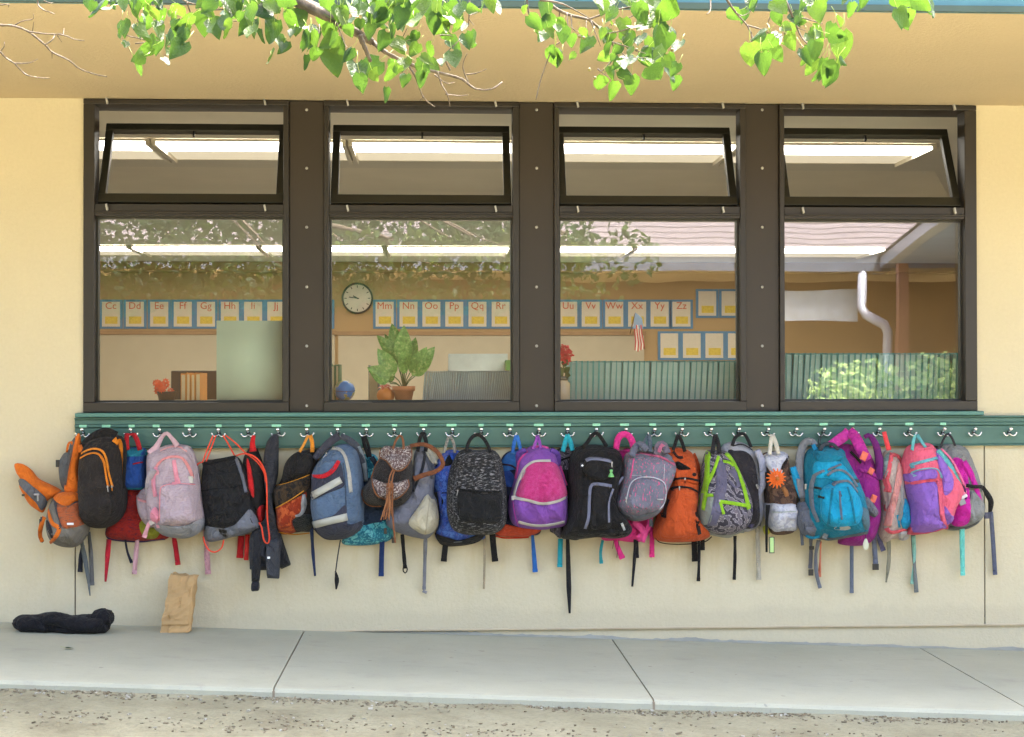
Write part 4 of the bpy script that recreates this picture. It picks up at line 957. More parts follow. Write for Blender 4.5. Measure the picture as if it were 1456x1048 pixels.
B.strip('dark_stripe',[(77,710),(82,726),(87,742),(84,752)],[3,5,3],fab((80,78,82)),on=pod,off=.001)
B.buckle(100,745,9,3,WHITE,y=-.235,name='logo_tab',th=.003)
B.hang([(63,735),(58,750),(57,762),(60,770)],[7,5],fab(ORANGE),-.12,y1=-.1,name='side_strap'); B.hang([(59,735),(57,750),(58,766),(61,771)],[3,3],fab((92,90,92)),-.115,y1=-.095,name='side_strap'); B.buckle(58,742,4,8,BLACKP,y=-.11)
B.hang([(115,764),(120,790),(125,820),(128,847)],[7,7,5,1.5],fab((118,124,126)),-.09); B.hang([(126,756),(129,785),(131,832)],[6,6],fab((112,112,112)),-.05); B.hang([(118,775),(115,795),(114,813)],6.5,fab((48,50,62)),-.05)
# 2 black with orange zips
B = Bag('backpack','black backpack with curved orange zip piping, second from the left end','backpack',145,690,-.07)
B.body([(113,640),(124,624),(139,617),(154,616),(167,621),(175,632),(177,655),(176,680),(177,704),(174,729),(161,746),(144,753),(124,751),(114,739),(111,700),(111,665)], .17, fab((45,40,38)), p=5)
B.patch('front_panel',[(114,650),(134,642),(144,646),(150,660),(156,692),(158,725),(150,742),(128,745),(115,735),(113,690)],.02,fab((52,46,43)))
B.strip('zip_piping',[(113,647),(122,641),(134,638),(145,641),(151,652),(155,674),(160,692)],2.6,fab((246,150,48)),off=.002)
B.strip('zip_piping',[(113,652),(124,646),(134,644),(142,647),(148,658),(151,676),(154,692)],2.2,fab((240,140,40)),off=.004)
puller(B,153,692,.1,8); puller(B,159,692,.1,7,fab((246,150,48)))
B.strip('shoulder_strap',[(163,630),(168,625),(173,628),(174,645),(171,668),(173,695)],[9,9,8,6],fab((240,140,36)),y=[-.16,-.13],th=.008)
B.strip('strap_edge',[(166,623),(172,622),(177,632),(177,660),(176,694)],[4,4,4,3],fab(BLK),y=[-.17,-.13],th=.012)
B.strip('top_handle',[(116,640),(124,628),(138,618),(152,614),(165,620)],[10,11,12],fab(BLK),y=[-.1,-.13,-.12],th=.014)
B.strip('orange_tab',[(112,634),(116,642)],8,fab(ORANGE),y=[-.12,-.13])
# 3 blue and red quilted
B = Bag('backpack','red quilted backpack with blue top pouch, partly behind the pale pink one','backpack',190,700,-.005)
B.body([(176,705),(178,690),(203,690),(222,705),(238,750),(236,767),(200,770),(165,768),(151,764),(149,756),(160,738),(171,722)], .07, fab((170,46,40),'heather',((110,40,60),),s=.8), p=5)
B.patch('green_panel',[(198,745),(210,738),(228,750),(222,765),(205,764)],.008,fab((150,150,50)))
B.strip('binding',[(176,702),(171,722),(160,738),(150,755),(152,764),(166,768),(200,770),(234,767)],2.6,fab((74,62,112)),off=.0)
tp = B.body([(176,642),(180,637),(201,637),(206,642),(206,668),(206,692),(202,697),(179,697),(175,692),(175,665)], .075, fab((52,94,176)), 'top_pouch', yb=-.03, p=6)
B.patch('turquoise_band',[(176,642),(180,638),(202,638),(206,642),(206,648),(190,649),(176,649)],.004,fab((52,150,176)),on=tp)
B.strip('turquoise_hem',[(177,694),(190,696),(205,694)],3.5,fab((46,140,166)),on=tp); B.strip('red_zip',[(189,660),(197,658),(206,657)],2,fab(RED),on=tp)
B.loop([(181,640),(180,625),(181,616)],6.5,fab(RED),[-.09,-.08]); B.loop([(199,640),(195,626),(190,617)],6.5,fab(RED),[-.09,-.08]); B.loop([(180,617),(185,618),(191,617)],3,fab(RED),[-.08,-.085])
B.hang([(155,767),(153,790),(150,827)],[9,6,3],fab((206,44,62))); B.hang([(246,757),(250,780),(253,803)],[7,7],fab((190,36,50))); B.hang([(178,765),(181,784),(187,800)],[3,3,4],fab((42,42,58)))
# 4 pale pink and grey
B = Bag('backpack','pale pink and grey backpack with pink zips and side mesh pocket','backpack',245,700,-.075)
B.hang([(199,730),(195,770),(191,816)],6.5,fab((228,178,188)),-.05); B.hang([(293,752),(294,785),(296,816)],8,fab((218,164,172)),-.04)
B.body([(207,645),(224,637),(237,633),(257,633),(269,638),(277,657),(282,686),(288,725),(291,743),(285,756),(268,766),(248,766),(228,760),(217,752),(208,735),(206,700),(206,670)], .17, fab((198,178,186),'heather',((186,160,170),)), p=4.5)
sp = B.body([(194,704),(206,694),(221,712),(224,741),(215,751),(204,745),(196,731),(193,715)], .09, fab((196,176,184)), 'side_pocket', yb=-.06, p=3)
B.strip('pocket_trim',[(194,705),(199,711),(208,713),(221,711)],3,fab((242,166,170)),on=sp,off=.001)
B.patch('grey_base',[(222,744),(246,748),(268,746),(288,737),(291,744),(285,756),(268,765),(248,765),(228,759)],.012,fab((166,166,172)))
fp_ = B.patch('front_pocket',[(227,696),(231,690),(243,688),(262,688),(278,688),(282,706),(288,733),(270,744),(240,746),(227,743)],.035,fab((200,180,188),'heather',((188,164,174),)))
B.cord('pocket_piping',[(227,744),(227,715),(228,696),(232,691),(245,688),(262,688),(279,689)],.8,fab((246,162,170)),off=.003)
B.strip('zip_arch',[(222,664),(232,653),(248,649),(261,653),(270,668),(274,680)],3.2,fab((250,164,164)),off=.001)
B.strip('seam_arch',[(228,641),(240,636),(254,635),(266,642)],2,fab((246,180,180)),off=.001)
B.strip('pink_band',[(247,654),(250,672),(253,688)],[5,6,8],fab((246,160,176)),off=.001)
B.strip('compression_strap',[(222,664),(218,685),(221,706)],[5,6,6],fab((244,160,178)),off=.001); B.buckle(222,672,8,7,fab((246,170,184))); B.buckle(249,688,9,5,fab((246,160,176)))
B.strip('shoulder_strap',[(219,668),(212,682),(211,705)],[8,9,7],fab((190,178,184)),y=[-.22,-.16],th=.01)
B.strip('shoulder_strap',[(262,636),(272,650),(280,680),(285,722)],[8,7,6],fab((196,180,188)),y=[-.13,-.09],th=.012)
B.buckle(271,682,7,9,fab((206,204,196)))
B.strip('top_handle',[(212,645),(222,636),(230,622),(237,616),(245,624),(252,634)],[9,8,5,5,8],fab((228,188,196)),y=[-.13,-.1,-.075,-.1,-.13],th=.006)
B.patch('pink_tab',[(215,728),(221,721),(228,732),(226,741),(217,740)],.012,fab((248,158,180)))
B.hang([(222,738),(212,745),(205,764)],[6,6],fab((246,176,186)),-.2,y1=-.17); B.buckle(216,743,7,6,fab((230,220,214)),y=-.2,ang=.5)
B.hang([(224,740),(226,750)],[6,6],fab((240,170,184)),-.22,y1=-.2)
# 5 black drawstring
CORD = simple('red_cord', C(244,74,40), .7)
B = Bag('drawstring_bag','black drawstring bag with grey bottom corner and red orange cords','drawstring bag',325,705,-.08)
B.body([(288,658),(300,654),(320,651),(334,649),(342,657),(351,679),(358,710),(368,748),(362,754),(330,764),(300,770),(293,769),(290,753),(285,700)], .085, fab((34,33,34),rough=.6,bmp=.42), wr=.017, p=3.5)
B.patch('grey_base',[(291,747),(306,753),(330,748),(345,736),(356,724),(368,749),(350,759),(330,764),(295,770)],.004,fab((130,134,146),rough=.65),p=9)
B.cord('zip_line',[(286,698),(305,695),(330,693),(342,690)],.7,fab((20,20,22)),off=.001)
B.strip('top_hem',[(288,660),(310,655),(335,650)],5,fab((24,24,25)),off=.001)
B.strip('side_seam',[(335,650),(343,672),(350,700)],4,fab((120,124,136)),off=.0)
B.cord('drawcord',[(288,657,-.12),(296,636,-.1),(303,619,-.085)],1.1,CORD); B.cord('drawcord',[(293,656,-.13),(300,638,-.1),(307,619,-.085)],1.1,CORD)
B.cord('drawcord',[(317,619,-.085),(325,632,-.1),(333,647,-.14)],1.1,CORD); B.cord('drawcord',[(321,619,-.085),(335,630,-.12),(348,643,-.15),(365,656,-.17),(375,671,-.17),(378,686,-.16)],1.1,CORD)
B.cord('drawcord',[(336,648,-.15),(348,645,-.17),(363,650,-.18),(374,664,-.18),(379,685,-.17),(380,735,-.15),(383,765,-.14),(380,773,-.14),(375,767,-.15),(372,750,-.16),(368,743,-.16)],1.15,CORD)
B.cord('drawcord',[(289,763,-.11),(291,772,-.12),(297,782,-.12),(306,785,-.12),(315,779,-.12),(318,768,-.12)],1.15,CORD); B.cord('drawcord',[(288,657,-.11),(281,660,-.11),(279,670,-.1),(284,690,-.1)],1.0,CORD)
# 6 black and red behind
B = Bag('backpack','narrow black and red backpack wedged behind the black drawstring bag','backpack',362,690,-.02)
B.body([(344,658),(351,640),(358,634),(365,640),(375,667),(378,695),(377,726),(372,748),(361,725),(352,690)], .1, fab((42,38,38)), p=4)
B.patch('red_panel',[(351,652),(356,662),(361,690),(361,708),(356,700),(352,680)],.01,fab((226,42,46)))
B.patch('red_panel',[(366,725),(376,719),(378,742),(370,746)],.012,fab((228,44,48)))
B.loop([(360,642),(359,630),(361,619)],[10,7,5],fab((220,38,42)),[-.1,-.08])
B.hang([(343,762),(341,793)],9,fab((196,34,38)),-.03,curl=.1); B.hang([(352,760),(350,796)],6,fab((236,62,56)),-.03,curl=.1)
# dark hoodie
B = Bag('hooded_jacket','dark charcoal hooded jacket hanging by its hood between two backpacks','jacket',385,720,-.06,'clothes left outside')
JK = fab((58,58,64),'heather',((70,70,76),)); JD = fab((44,44,48))
B.body([(374,650),(378,630),(386,619),(391,617),(395,622),(395,648),(394,675),(389,700),(389,724),(394,745),(397,775),(382,775),(376,742),(381,722),(377,700),(374,672)], .085, JK, 'hood', p=2.6, wr=.018, c=(385,700))
B.body([(353,770),(357,757),(366,748),(378,736),(388,736),(395,748),(400,770),(398,800),(390,812),(372,812),(354,811)], .08, JK, 'torso', yb=-.07, p=4, wr=.022, sharp=True)
B.body([(388,742),(395,744),(400,765),(413,804),(400,810),(388,800),(386,770)], .05, JD, 'front_panel', yb=-.04, p=3, wr=.008, sharp=True)
B.body([(360,760),(367,752),(373,762),(371,795),(368,828),(357,828),(357,795)], .05, JD, 'sleeve', yb=-.12, p=2.5, wr=.012, sharp=True)
B.body([(358,828),(367,828),(368,839),(363,841),(357,840)], .03, JD, 'cuff', yb=-.125, p=2.5)
B.patch('pocket_flap',[(379,770),(396,765),(398,805),(397,823),(380,822),(378,800)],.014,fab((70,72,78)),sharp=True,on=Surf([(353,770),(366,748),(388,736),(400,770),(398,830),(372,830)],.08,-.07,seed=3))
B.buckle(382,793,4,3,WHITE,y=-.185,name='label',th=.003)
# 8 black with flame orange pocket
B = Bag('backpack','black backpack with mottled orange lower pocket and yellow piping','backpack',420,700,-.04)
B.body([(398,684),(404,660),(416,646),(432,641),(450,643),(452,690),(448,750),(430,757),(412,759),(395,756),(391,725),(386,700)], .12, fab((44,38,36)), wr=.008)
pk = B.patch('upper_pocket',[(385,691),(404,688),(423,682),(440,676),(440,690),(430,704),(411,713),(392,722),(388,706)],.016,fab((58,48,38),'camo',((74,58,40),(40,36,34))))
B.patch('orange_pocket',[(390,724),(411,713),(432,699),(436,705),(428,730),(416,742),(420,757),(395,757)],.014,fab((186,74,36),'camo',((160,58,30),(200,96,50))))
B.patch('dark_patch',[(416,738),(430,732),(446,734),(446,754),(430,756),(417,752)],.016,fab((34,38,36),'plush',((26,30,28),(44,48,44))))
B.strip('grey_swoosh',[(432,703),(432,722),(428,731),(420,734)],[4,8,5,3],fab((170,172,178)),off=.004)
for pp in ([(385,691),(404,688),(423,682),(440,675)],[(389,724),(411,712),(432,698)],[(394,756),(416,760),(440,758)]): B.cord('yellow_piping',pp,.8,fab((236,160,56)),off=.004)
B.loop([(426,643),(433,630),(438,619)],3.6,fab((240,158,60)),[-.12,-.08]); B.loop([(444,643),(444,630),(441,619)],5.5,fab((240,152,48)),[-.12,-.08])
B.body([(404,664),(414,650),(430,645),(444,648),(440,672),(420,680),(402,684)], .03, fab((30,28,29),rough=.6,bmp=.6), 'hood_flap', yb=-.14, p=3, wr=.01)
# 9 slate blue with reflective tape
B = Bag('backpack','slate blue backpack with two grey reflective bands and red curved piping','backpack',478,700,-.085)
B.body([(441,702),(442,674),(452,655),(462,643),(475,635),(492,632),(506,639),(512,660),(516,690),(517,734),(513,753),(494,766),(471,768),(459,765),(448,755),(443,741),(440,720)], .18, fab((98,120,148),'heather',((86,106,134),)), p=5)
CH = fab((66,68,84))
B.patch('charcoal_panel',[(442,680),(461,678),(475,670),(484,658),(489,680),(488,692),(464,702),(444,710),(441,695)],.010,CH)
B.patch('upper_pocket',[(444,676),(449,664),(462,655),(478,654),(480,660),(472,669),(458,674)],.02,fab((92,114,142)))
B.patch('charcoal_base',[(443,742),(460,737),(475,732),(492,718),(495,747),(516,740),(513,753),(494,765),(471,768),(459,765),(448,755)],.010,CH)
B.strip('red_piping',[(442,676),(459,677),(473,669),(482,655)],[3,6,6,5],fab((222,40,52)),off=.004)
TAPE = simple('reflective_tape', C(186,186,176), .4, bmp=.2, bscale=300)
B.strip('reflective_band',[(442,706),(463,694),(485,682)],9.5,TAPE,off=.003); B.strip('reflective_band',[(444,747),(468,741),(494,735)],10,TAPE,off=.003)
B.strip('zip_curve',[(472,637),(483,639),(491,650),(496,672),(499,700)],[4,4,5,5],fab((190,188,180)),off=.001); puller(B,464,645,-.8,8)
B.strip('side_seam',[(488,658),(491,690),(492,720)],1.5,fab((70,84,104)),off=.001)
B.strip('shoulder_strap',[(447,652),(456,642),(470,628),(482,620)],[8,11,11],fab((70,70,80)),y=[-.15,-.12,-.085],th=.012)
B.strip('shoulder_strap',[(485,620),(498,627),(510,640),(517,660),(520,683)],[8,11,9,7],fab((74,78,88)),y=[-.085,-.12,-.1,-.07],th=.012); B.strip('grey_lining',[(510,634),(516,650),(521,684)],[4,6,5],fab((140,150,156)),y=[-.12,-.08],th=.01)
B.hang([(443,750),(445,785),(448,819)],[5,5,3],fab((40,54,92))); B.cord('loose_cord',[(484,768,-.1),(480,792,-.06),(477,815,-.04)],1.0,fab(DG)); B.strip('cord_end',[(477,812),(479,824),(478,838)],[2,7,2],fab(BLK),y=-.035)
# 10 turquoise behind
B = Bag('backpack','turquoise patterned backpack mostly hidden behind the slate blue one','backpack',525,720,-.005)
TQ = fab((64,160,184),'camo',((96,190,206),(48,130,160),(120,205,215)))
B.body([(505,660),(512,648),(530,646),(540,660),(545,700),(559,745),(558,766),(535,775),(505,777),(486,774),(488,760),(500,700)], .085, TQ, p=4.5)
B.patch('dark_panel',[(512,690),(530,680),(543,700),(552,735),(530,744),(512,742)],.01,fab((46,60,84)))
B.loop([(524,650),(518,632),(516,620)],5,fab(BLK),[-.08,-.075]); B.loop([(527,650),(524,634),(519,620)],4,fab(BLK),[-.08,-.075])
B.strip('strap',[(528,650),(536,664),(540,690)],7,fab((40,46,60)),y=[-.1,-.08]); B.hang([(545,738),(543,780),(542,819)],7,fab((40,62,112)),-.06,curl=.1); B.buckle(548,755,4,8,BLACKP,y=-.1); B.buckle(560,768,6,8,BLACKP,y=-.05)
# 12 grey with beige pocket
B = Bag('backpack','grey backpack with beige corner pocket behind the brown fringed one','backpack',595,700,-.05)
B.body([(589,645),(596,637),(607,639),(614,652),(619,672),(617,700),(622,714),(624,743),(610,766),(591,766),(569,760),(555,753),(548,741),(564,714),(583,695),(587,665)], .13, fab((128,130,144)), p=4)
B.patch('beige_pocket',[(607,703),(613,709),(620,713),(624,741),(619,754),(605,760),(592,755),(581,743),(594,722)],.03,fab((204,196,172)))
B.cord('pocket_seam',[(611,708),(609,725),(605,760)],.5,fab((176,168,146)),off=.001)
B.strip('dark_strap',[(605,640),(601,665),(592,688),(588,699)],[4,4,3],fab((48,50,58)),off=.001); B.strip('side_strap',[(603,640),(611,660),(616,680)],7,fab((92,96,108)),off=.001)
B.strip('side_mesh',[(619,700),(622,722),(623,740)],5,fab((30,30,32)),y=[-.08,-.08]); 
B.patch('top_beige',[(603,638),(612,640),(620,652),(622,660),(614,658)],.01,fab((196,190,172)))
B.loop([(594,642),(596,628),(599,618)],5,fab(BLK),[-.12,-.08]); B.loop([(605,642),(606,630),(603,618)],5.5,fab(BLK),[-.12,-.08]); B.loop([(598,618),(602,616),(605,619)],5,fab(BLK),[-.075,-.075])
B.hang([(572,760),(574,785),(576,808)],5.5,fab(BLK),-.08); B.cord('strap_loop',[(574,800,-.03),(579,808,-.03),(577,815,-.03),(573,811,-.03),(575,802,-.03)],1,fab(BLK)); B.hang([(605,766),(604,805),(603,838)],[6,5,5],fab((140,140,146)),-.08); B.strip('strap_end',[(601,840),(607,843)],4,fab((150,150,155)),y=-.02)
# 11 brown fringe
B = Bag('mini_backpack','small brown fringed backpack with sparkling flaps and a tassel','mini backpack',552,690,-.135)
FUR = fab((48,38,34),'plush',((34,27,25),(72,60,54))); SPK = fab((112,88,86),'sparkle',((200,190,186),)); TAN = fab((150,98,66),bmp=.2)
B.body([(542,651),(560,648),(583,651),(588,679),(585,703),(574,718),(558,722),(543,720),(526,719),(517,711),(514,697),(524,684),(533,664)], .1, FUR, p=3.5)
B.patch('side_pouch',[(515,700),(524,684),(533,688),(540,703),(541,718),(527,718),(517,711)],.02,FUR)
lf = B.patch('pocket_flap',[(530,681),(548,687),(564,686),(579,682),(581,692),(569,705),(555,710),(538,705),(531,693)],.025,SPK)
tf = B.patch('top_flap',[(541,640),(548,634),(560,635),(572,636),(584,634),(585,650),(579,661),(569,668),(560,667),(550,655),(540,649)],.03,SPK)
for pp in ([(541,640),(540,650),(550,656),(560,668),(570,669),(579,662),(585,650),(585,636)],[(529,681),(531,694),(538,706),(555,711),(569,706),(581,692),(580,682)],[(540,652),(533,664),(528,680)],[(515,697),(516,710),(526,719),(542,720)]): B.cord('leather_binding',pp,1.0,TAN,off=.004)
rnd = random.Random(5)
for k in range(15):
    x0 = 551+rnd.random()*8; x1 = 541+k*1.25+rnd.uniform(-1,1)
    B.strip('fringe',[(x0+ (k-7)*.2,684+rnd.random()*10),((x0+x1)/2+1,712),(x1,732+rnd.uniform(-4,8))],1.5,TAN if k%3 else fab((176,122,84)),y=[-.272,-.262,-.25],cols=2,th=.003)
B.strip('tie',[(559,667),(554,678),(552,692)],2,TAN,y=[-.265,-.275]); B.strip('tie',[(561,668),(558,680),(556,696)],2,TAN,y=[-.265,-.275])
B.hang([(557,708),(559,740),(562,772)],[2.4,2.2],TAN,-.25,y1=-.2)
B.strip('shoulder_strap',[(583,634),(603,632),(620,641),(629,655),(628,664),(618,671),(604,675),(588,681)],[5,6,6,7],fab((130,80,54)),y=[-.17,-.2,-.21,-.2,-.18],th=.006)
B.loop([(559,638),(563,626),(569,619),(573,626),(574,638)],3.2,TAN,[-.18,-.12,-.085,-.12,-.18])
# 13 blue mottled
B = Bag('backpack','bright blue mottled backpack with black base behind the black speckled one','backpack',650,700,-.015)
B.body([(627,648),(636,641),(655,643),(671,671),(690,757),(682,769),(655,776),(632,775),(619,764),(624,743),(620,712),(615,681),(618,664)], .09, fab((74,118,216),'camo',((96,136,226),(66,98,196),(110,120,200))), p=4.5)
B.patch('black_base',[(618,757),(630,764),(655,768),(690,757),(681,770),(655,776),(628,775)],.014,fab((34,34,38))); B.strip('base_label',[(645,771),(657,770)],1.2,fab((140,140,140)),off=.004)
B.patch('black_panel',[(631,662),(637,648),(644,646),(642,660)],.008,fab((24,24,28))); B.strip('blue_tab',[(642,644),(646,652)],7,fab((60,100,210)),off=.003)
B.strip('side_edge',[(617,655),(614,672),(616,700),(622,726)],4,fab((26,26,30)),y=[-.03,-.03])
B.loop([(631,644),(635,630),(638,620)],4,fab((156,152,142)),[-.09,-.08]); B.loop([(647,644),(645,630),(640,620)],4,fab((150,146,138)),[-.09,-.08])
B.hang([(689,760),(689,800),(688,837)],[3.5,3],fab((186,170,140)),-.03)
# 14 black speckled
B = Bag('backpack','large black and white speckled backpack with plain black front pocket','backpack',680,700,-.08)
HTH = fab((40,40,42),'heather',((150,148,150),))
B.hang([(636,742),(634,768),(631,798)],8,fab(BLK),-.06,curl=.1); B.hang([(700,760),(702,780),(704,798)],8.5,fab(BLK),-.06,curl=.1); B.strip('shoulder_strap',[(633,700),(633,725),(637,745)],10,fab((36,36,38)),y=[-.09,-.08],th=.01)
B.body([(651,645),(662,639),(679,641),(700,640),(711,649),(717,669),(722,703),(722,734),(718,750),(705,760),(683,763),(657,761),(643,753),(636,734),(635,703),(639,672),(645,656)], .17, HTH, p=5)
B.patch('front_panel',[(655,652),(668,645),(694,645),(706,655),(714,700),(714,745),(690,756),(664,754),(648,744),(650,700)],.012,HTH)
pk = B.patch('front_pocket',[(652,696),(679,701),(712,701),(714,719),(712,741),(700,744),(679,743),(653,738)],.03,fab((34,34,35)),p=9)
B.strip('pocket_zip',[(652,695),(679,699),(712,699)],2.2,fab((20,20,20)),off=.004); puller(B,651,698,-.2,7)
B.cord('seam_piping',[(646,740),(644,712),(648,680),(656,655),(668,645),(694,645),(707,656),(714,690),(717,730)],.7,fab((96,94,96)),off=.001)
B.strip('top_handle',[(663,642),(666,630),(672,621),(680,618),(687,623),(693,632),(697,643)],[5,5,5],fab((34,34,36)),y=[-.15,-.11,-.085,-.11,-.15],th=.008)
# 15 blue orange behind
B = Bag('backpack','blue and orange backpack hidden behind the purple one, only its edges showing','backpack',735,710,-.005)
B.body([(713,654),(727,641),(744,643),(760,680),(771,752),(752,763),(720,763),(704,759),(711,720),(711,690)], .085, fab((46,50,74)))
B.patch('blue_top',[(714,654),(727,642),(745,644),(746,664),(730,668),(712,670)],.012,fab((60,120,196))); B.patch('orange_base',[(705,750),(716,745),(740,750),(770,752),(752,763),(720,763),(705,760)],.012,fab((214,84,56)))
B.strip('dark_trim',[(714,660),(727,662),(736,668)],2.5,fab((60,40,60)),off=.003); B.patch('blue_side',[(713,668),(728,672),(734,690),(716,690)],.01,fab((52,84,160)))
B.strip('orange_piping',[(704,762),(720,765),(752,764)],1.8,fab((226,70,52)),off=.003)
B.loop([(729,644),(731,630),(734,619)],5,fab((62,122,206)),[-.09,-.08]); B.loop([(741,644),(738,630),(735,619)],5,fab((66,130,214)),[-.09,-.08])
B.hang([(757,760),(759,785),(761,813)],[4,6,7],fab((52,116,200)),-.04,curl=.25)
# 16 purple with plush
B = Bag('backpack','purple backpack with fuzzy hot pink front panel and silver zips','backpack',766,700,-.09)
PUR = fab((140,84,176))
B.body([(738,650),(751,638),(761,634),(778,636),(790,644),(795,660),(805,685),(808,707),(808,742),(802,750),(786,753),(770,755),(738,751),(727,742),(723,718),(730,691),(735,666)], .16, PUR, p=5)
B.patch('plush_panel',[(746,666),(754,659),(764,657),(781,656),(793,662),(802,685),(806,704),(794,711),(770,715),(754,711),(736,706),(734,701),(741,683)],.022,fab((226,34,130),'plush',((246,64,158),(252,104,182))))
SIL = simple('silver_tape', C(204,198,192), .45, bmp=.2, bscale=200)
B.strip('silver_zip',[(730,708),(734,691),(740,676),(747,664),(757,657),(767,655),(783,655)],3,SIL,off=.002); B.strip('silver_zip',[(727,707),(749,711),(770,716),(791,713),(807,706)],4,SIL,off=.003); B.strip('silver_band',[(737,742),(757,747),(778,747),(803,742)],4.2,SIL,off=.001)
puller(B,743,673,-.3,11); puller(B,746,670,-.3,10); B.buckle(731,708,7,6,SIL)
B.strip('pink_edge',[(733,680),(738,656),(750,641)],2,fab((236,80,170)),off=.001); B.strip('pink_edge',[(790,645),(797,664),(806,690)],2.5,fab((226,74,160)),off=.001); B.strip('pink_edge',[(756,637),(768,634),(780,637)],2.5,fab((240,90,176)),off=.001); B.cord('seam',[(729,712),(733,735),(738,749)],.7,fab((190,60,160)),off=.001)
B.strip('shoulder_strap',[(747,640),(738,646),(737,660)],[7,9,6],fab((104,70,160)),y=[-.15,-.12,-.1],th=.008); B.strip('shoulder_strap',[(783,640),(792,646),(794,662)],[7,9,6],fab((104,70,160)),y=[-.15,-.12,-.1],th=.008)
B.loop([(758,638),(762,628),(764,619)],4.5,fab((168,90,190)),[-.15,-.085]); B.loop([(769,638),(767,628),(764,619)],4.5,fab((160,84,184)),[-.15,-.085])
# 17 patterned top black behind
B = Bag('backpack','black backpack with grey zigzag patterned top squeezed left of the big black one','backpack',805,710,-.005)
ZG = fab((96,88,104),'zebra',((60,54,66),(170,164,176)),s=1.6)
B.body([(790,644),(800,637),(815,639),(820,660),(822,690),(828,762),(805,767),(790,760),(783,752),(800,710),(795,668)], .09, fab((36,34,36)))
B.patch('patterned_top',[(791,645),(800,638),(814,640),(817,664),(800,668),(793,660)],.014,ZG); B.patch('patterned_corner',[(783,752),(790,742),(798,750),(797,765),(789,760)],.012,ZG); B.strip('dark_zip',[(793,655),(804,652),(814,649)],2.6,fab((20,20,22)),off=.004)
TUR = fab((48,176,194)); B.loop([(800,642),(804,628),(807,618)],6.5,TUR,[-.1,-.08]); B.loop([(814,641),(811,628),(806,618)],6.5,TUR,[-.1,-.08]); B.hang([(797,766),(796,806)],7,TUR,-.03,curl=.05)
# 19 hot pink behind
B = Bag('backpack','hot pink backpack peeking out below the grey streaked one','backpack',900,720,-.005)
HP = fab((244,62,150))
B.body([(872,650),(884,641),(900,642),(918,690),(928,743),(924,760),(910,772),(880,770),(857,768),(862,745),(880,690)], .09, HP, wr=.008)
B.strip('shoulder_strap',[(900,740),(915,756),(912,770)],9,fab((250,90,165)),y=[-.11,-.1],th=.012); B.strip('shoulder_strap',[(925,735),(920,752),(906,765)],7,fab((250,80,160)),y=[-.1,-.1],th=.012)
B.strip('top_handle',[(876,640),(878,626),(884,618),(893,619),(899,628),(901,638)],[8,9,9,9],HP,y=[-.09,-.08,-.075,-.09],th=.012); B.patch('dark_neck',[(874,645),(884,640),(894,644),(890,655),(878,655)],.02,fab((190,40,120)))
B.hang([(875,768),(879,780),(885,794)],[6,8],HP,-.04,curl=.1); B.hang([(927,750),(927,792)],7,HP,-.03,curl=.1); B.hang([(857,768),(854,785),(855,801)],[4,5],fab((60,170,180)),-.03); B.cord('black_cord',[(873,768,-.08),(871,780,-.05)],.4,fab(BLK)); B.cord('black_cord',[(880,768,-.08),(877,793,-.05)],.4,fab(BLK))
# 18 big black
B = Bag('backpack','large plain black backpack with grey piped frame and green charm','backpack',848,700,-.075)
K = fab((30,28,29),rough=.75)
B.hang([(807,766),(808,800),(809,840),(810,872)],[5,6.5,7,3],fab((40,38,40)),-.05,curl=.15)
B.hang([(902,750),(903,780),(899,834)],[5,5,3],fab((44,42,46)),-.06); B.hang([(905,758),(906,793)],5,fab((44,42,46)),-.05)
B.body([(811,660),(817,641),(828,635),(845,633),(862,635),(881,641),(888,657),(883,683),(880,720),(895,743),(901,755),(893,765),(872,768),(850,766),(821,769),(800,767),(803,753),(810,719),(810,685)], .2, K, p=6)
up = B.patch('upper_pocket',[(829,662),(834,653),(850,651),(869,653),(873,670),(863,681),(850,683),(838,679),(830,671)],.03,K)
B.patch('front_pocket',[(840,750),(842,719),(843,694),(850,690),(866,691),(868,719),(869,748),(855,752)],.018,fab((26,24,25),rough=.6))
G2 = fab((132,134,156)); B.strip('zip',[(833,655),(840,652),(855,653),(869,656)],4,G2,off=.004); B.strip('grey_piping',[(832,752),(837,735),(838,710),(840,692),(848,688),(870,691)],4.2,G2,off=.001); B.strip('grey_piping',[(872,695),(866,715),(866,743)],3,G2,off=.001)
B.strip('base_panel',[(822,760),(850,761),(894,756)],14,fab((26,25,27),rough=.5),off=.001); B.cord('seam',[(811,705),(835,706)],.5,fab((14,14,15)),off=0); B.cord('seam',[(822,750),(830,700),(828,660)],.5,fab((14,14,15)),off=.001)
puller(B,870,658,0,9); cg = simple('green_charm', C(120,196,116), .4)
c = P(869,672,-.29); M().lathe([(.001,.014),(.006,.012),(.007,.006),(.004,.002),(.007,-.004),(.012,-.014),(.012,-.018),(.001,-.019)], c, 10).build('charm', cg, B.t)
B.buckle(828,662,6,8,fab((70,70,74)),name='patch',th=.003); p = P(828,662,-.262); M().obox(p,(.005,0,0),(0,.002,0),(0,0,.0016)).obox(p,(.0016,0,0),(0,.0015,0),(0,0,.005)).build('white_cross', WHITE, B.t, False)
B.strip('side_strap',[(872,700),(878,690),(886,678)],3,G2,y=[-.22,-.2]); B.strip('white_zip_end',[(884,744),(888,754)],3.5,fab((206,206,206)),off=.001)
B.strip('top_handle',[(829,636),(836,628),(842,619),(849,616),(855,623),(862,634)],[5,5,5],fab((32,31,32)),y=[-.15,-.11,-.085,-.11,-.15],th=.01)
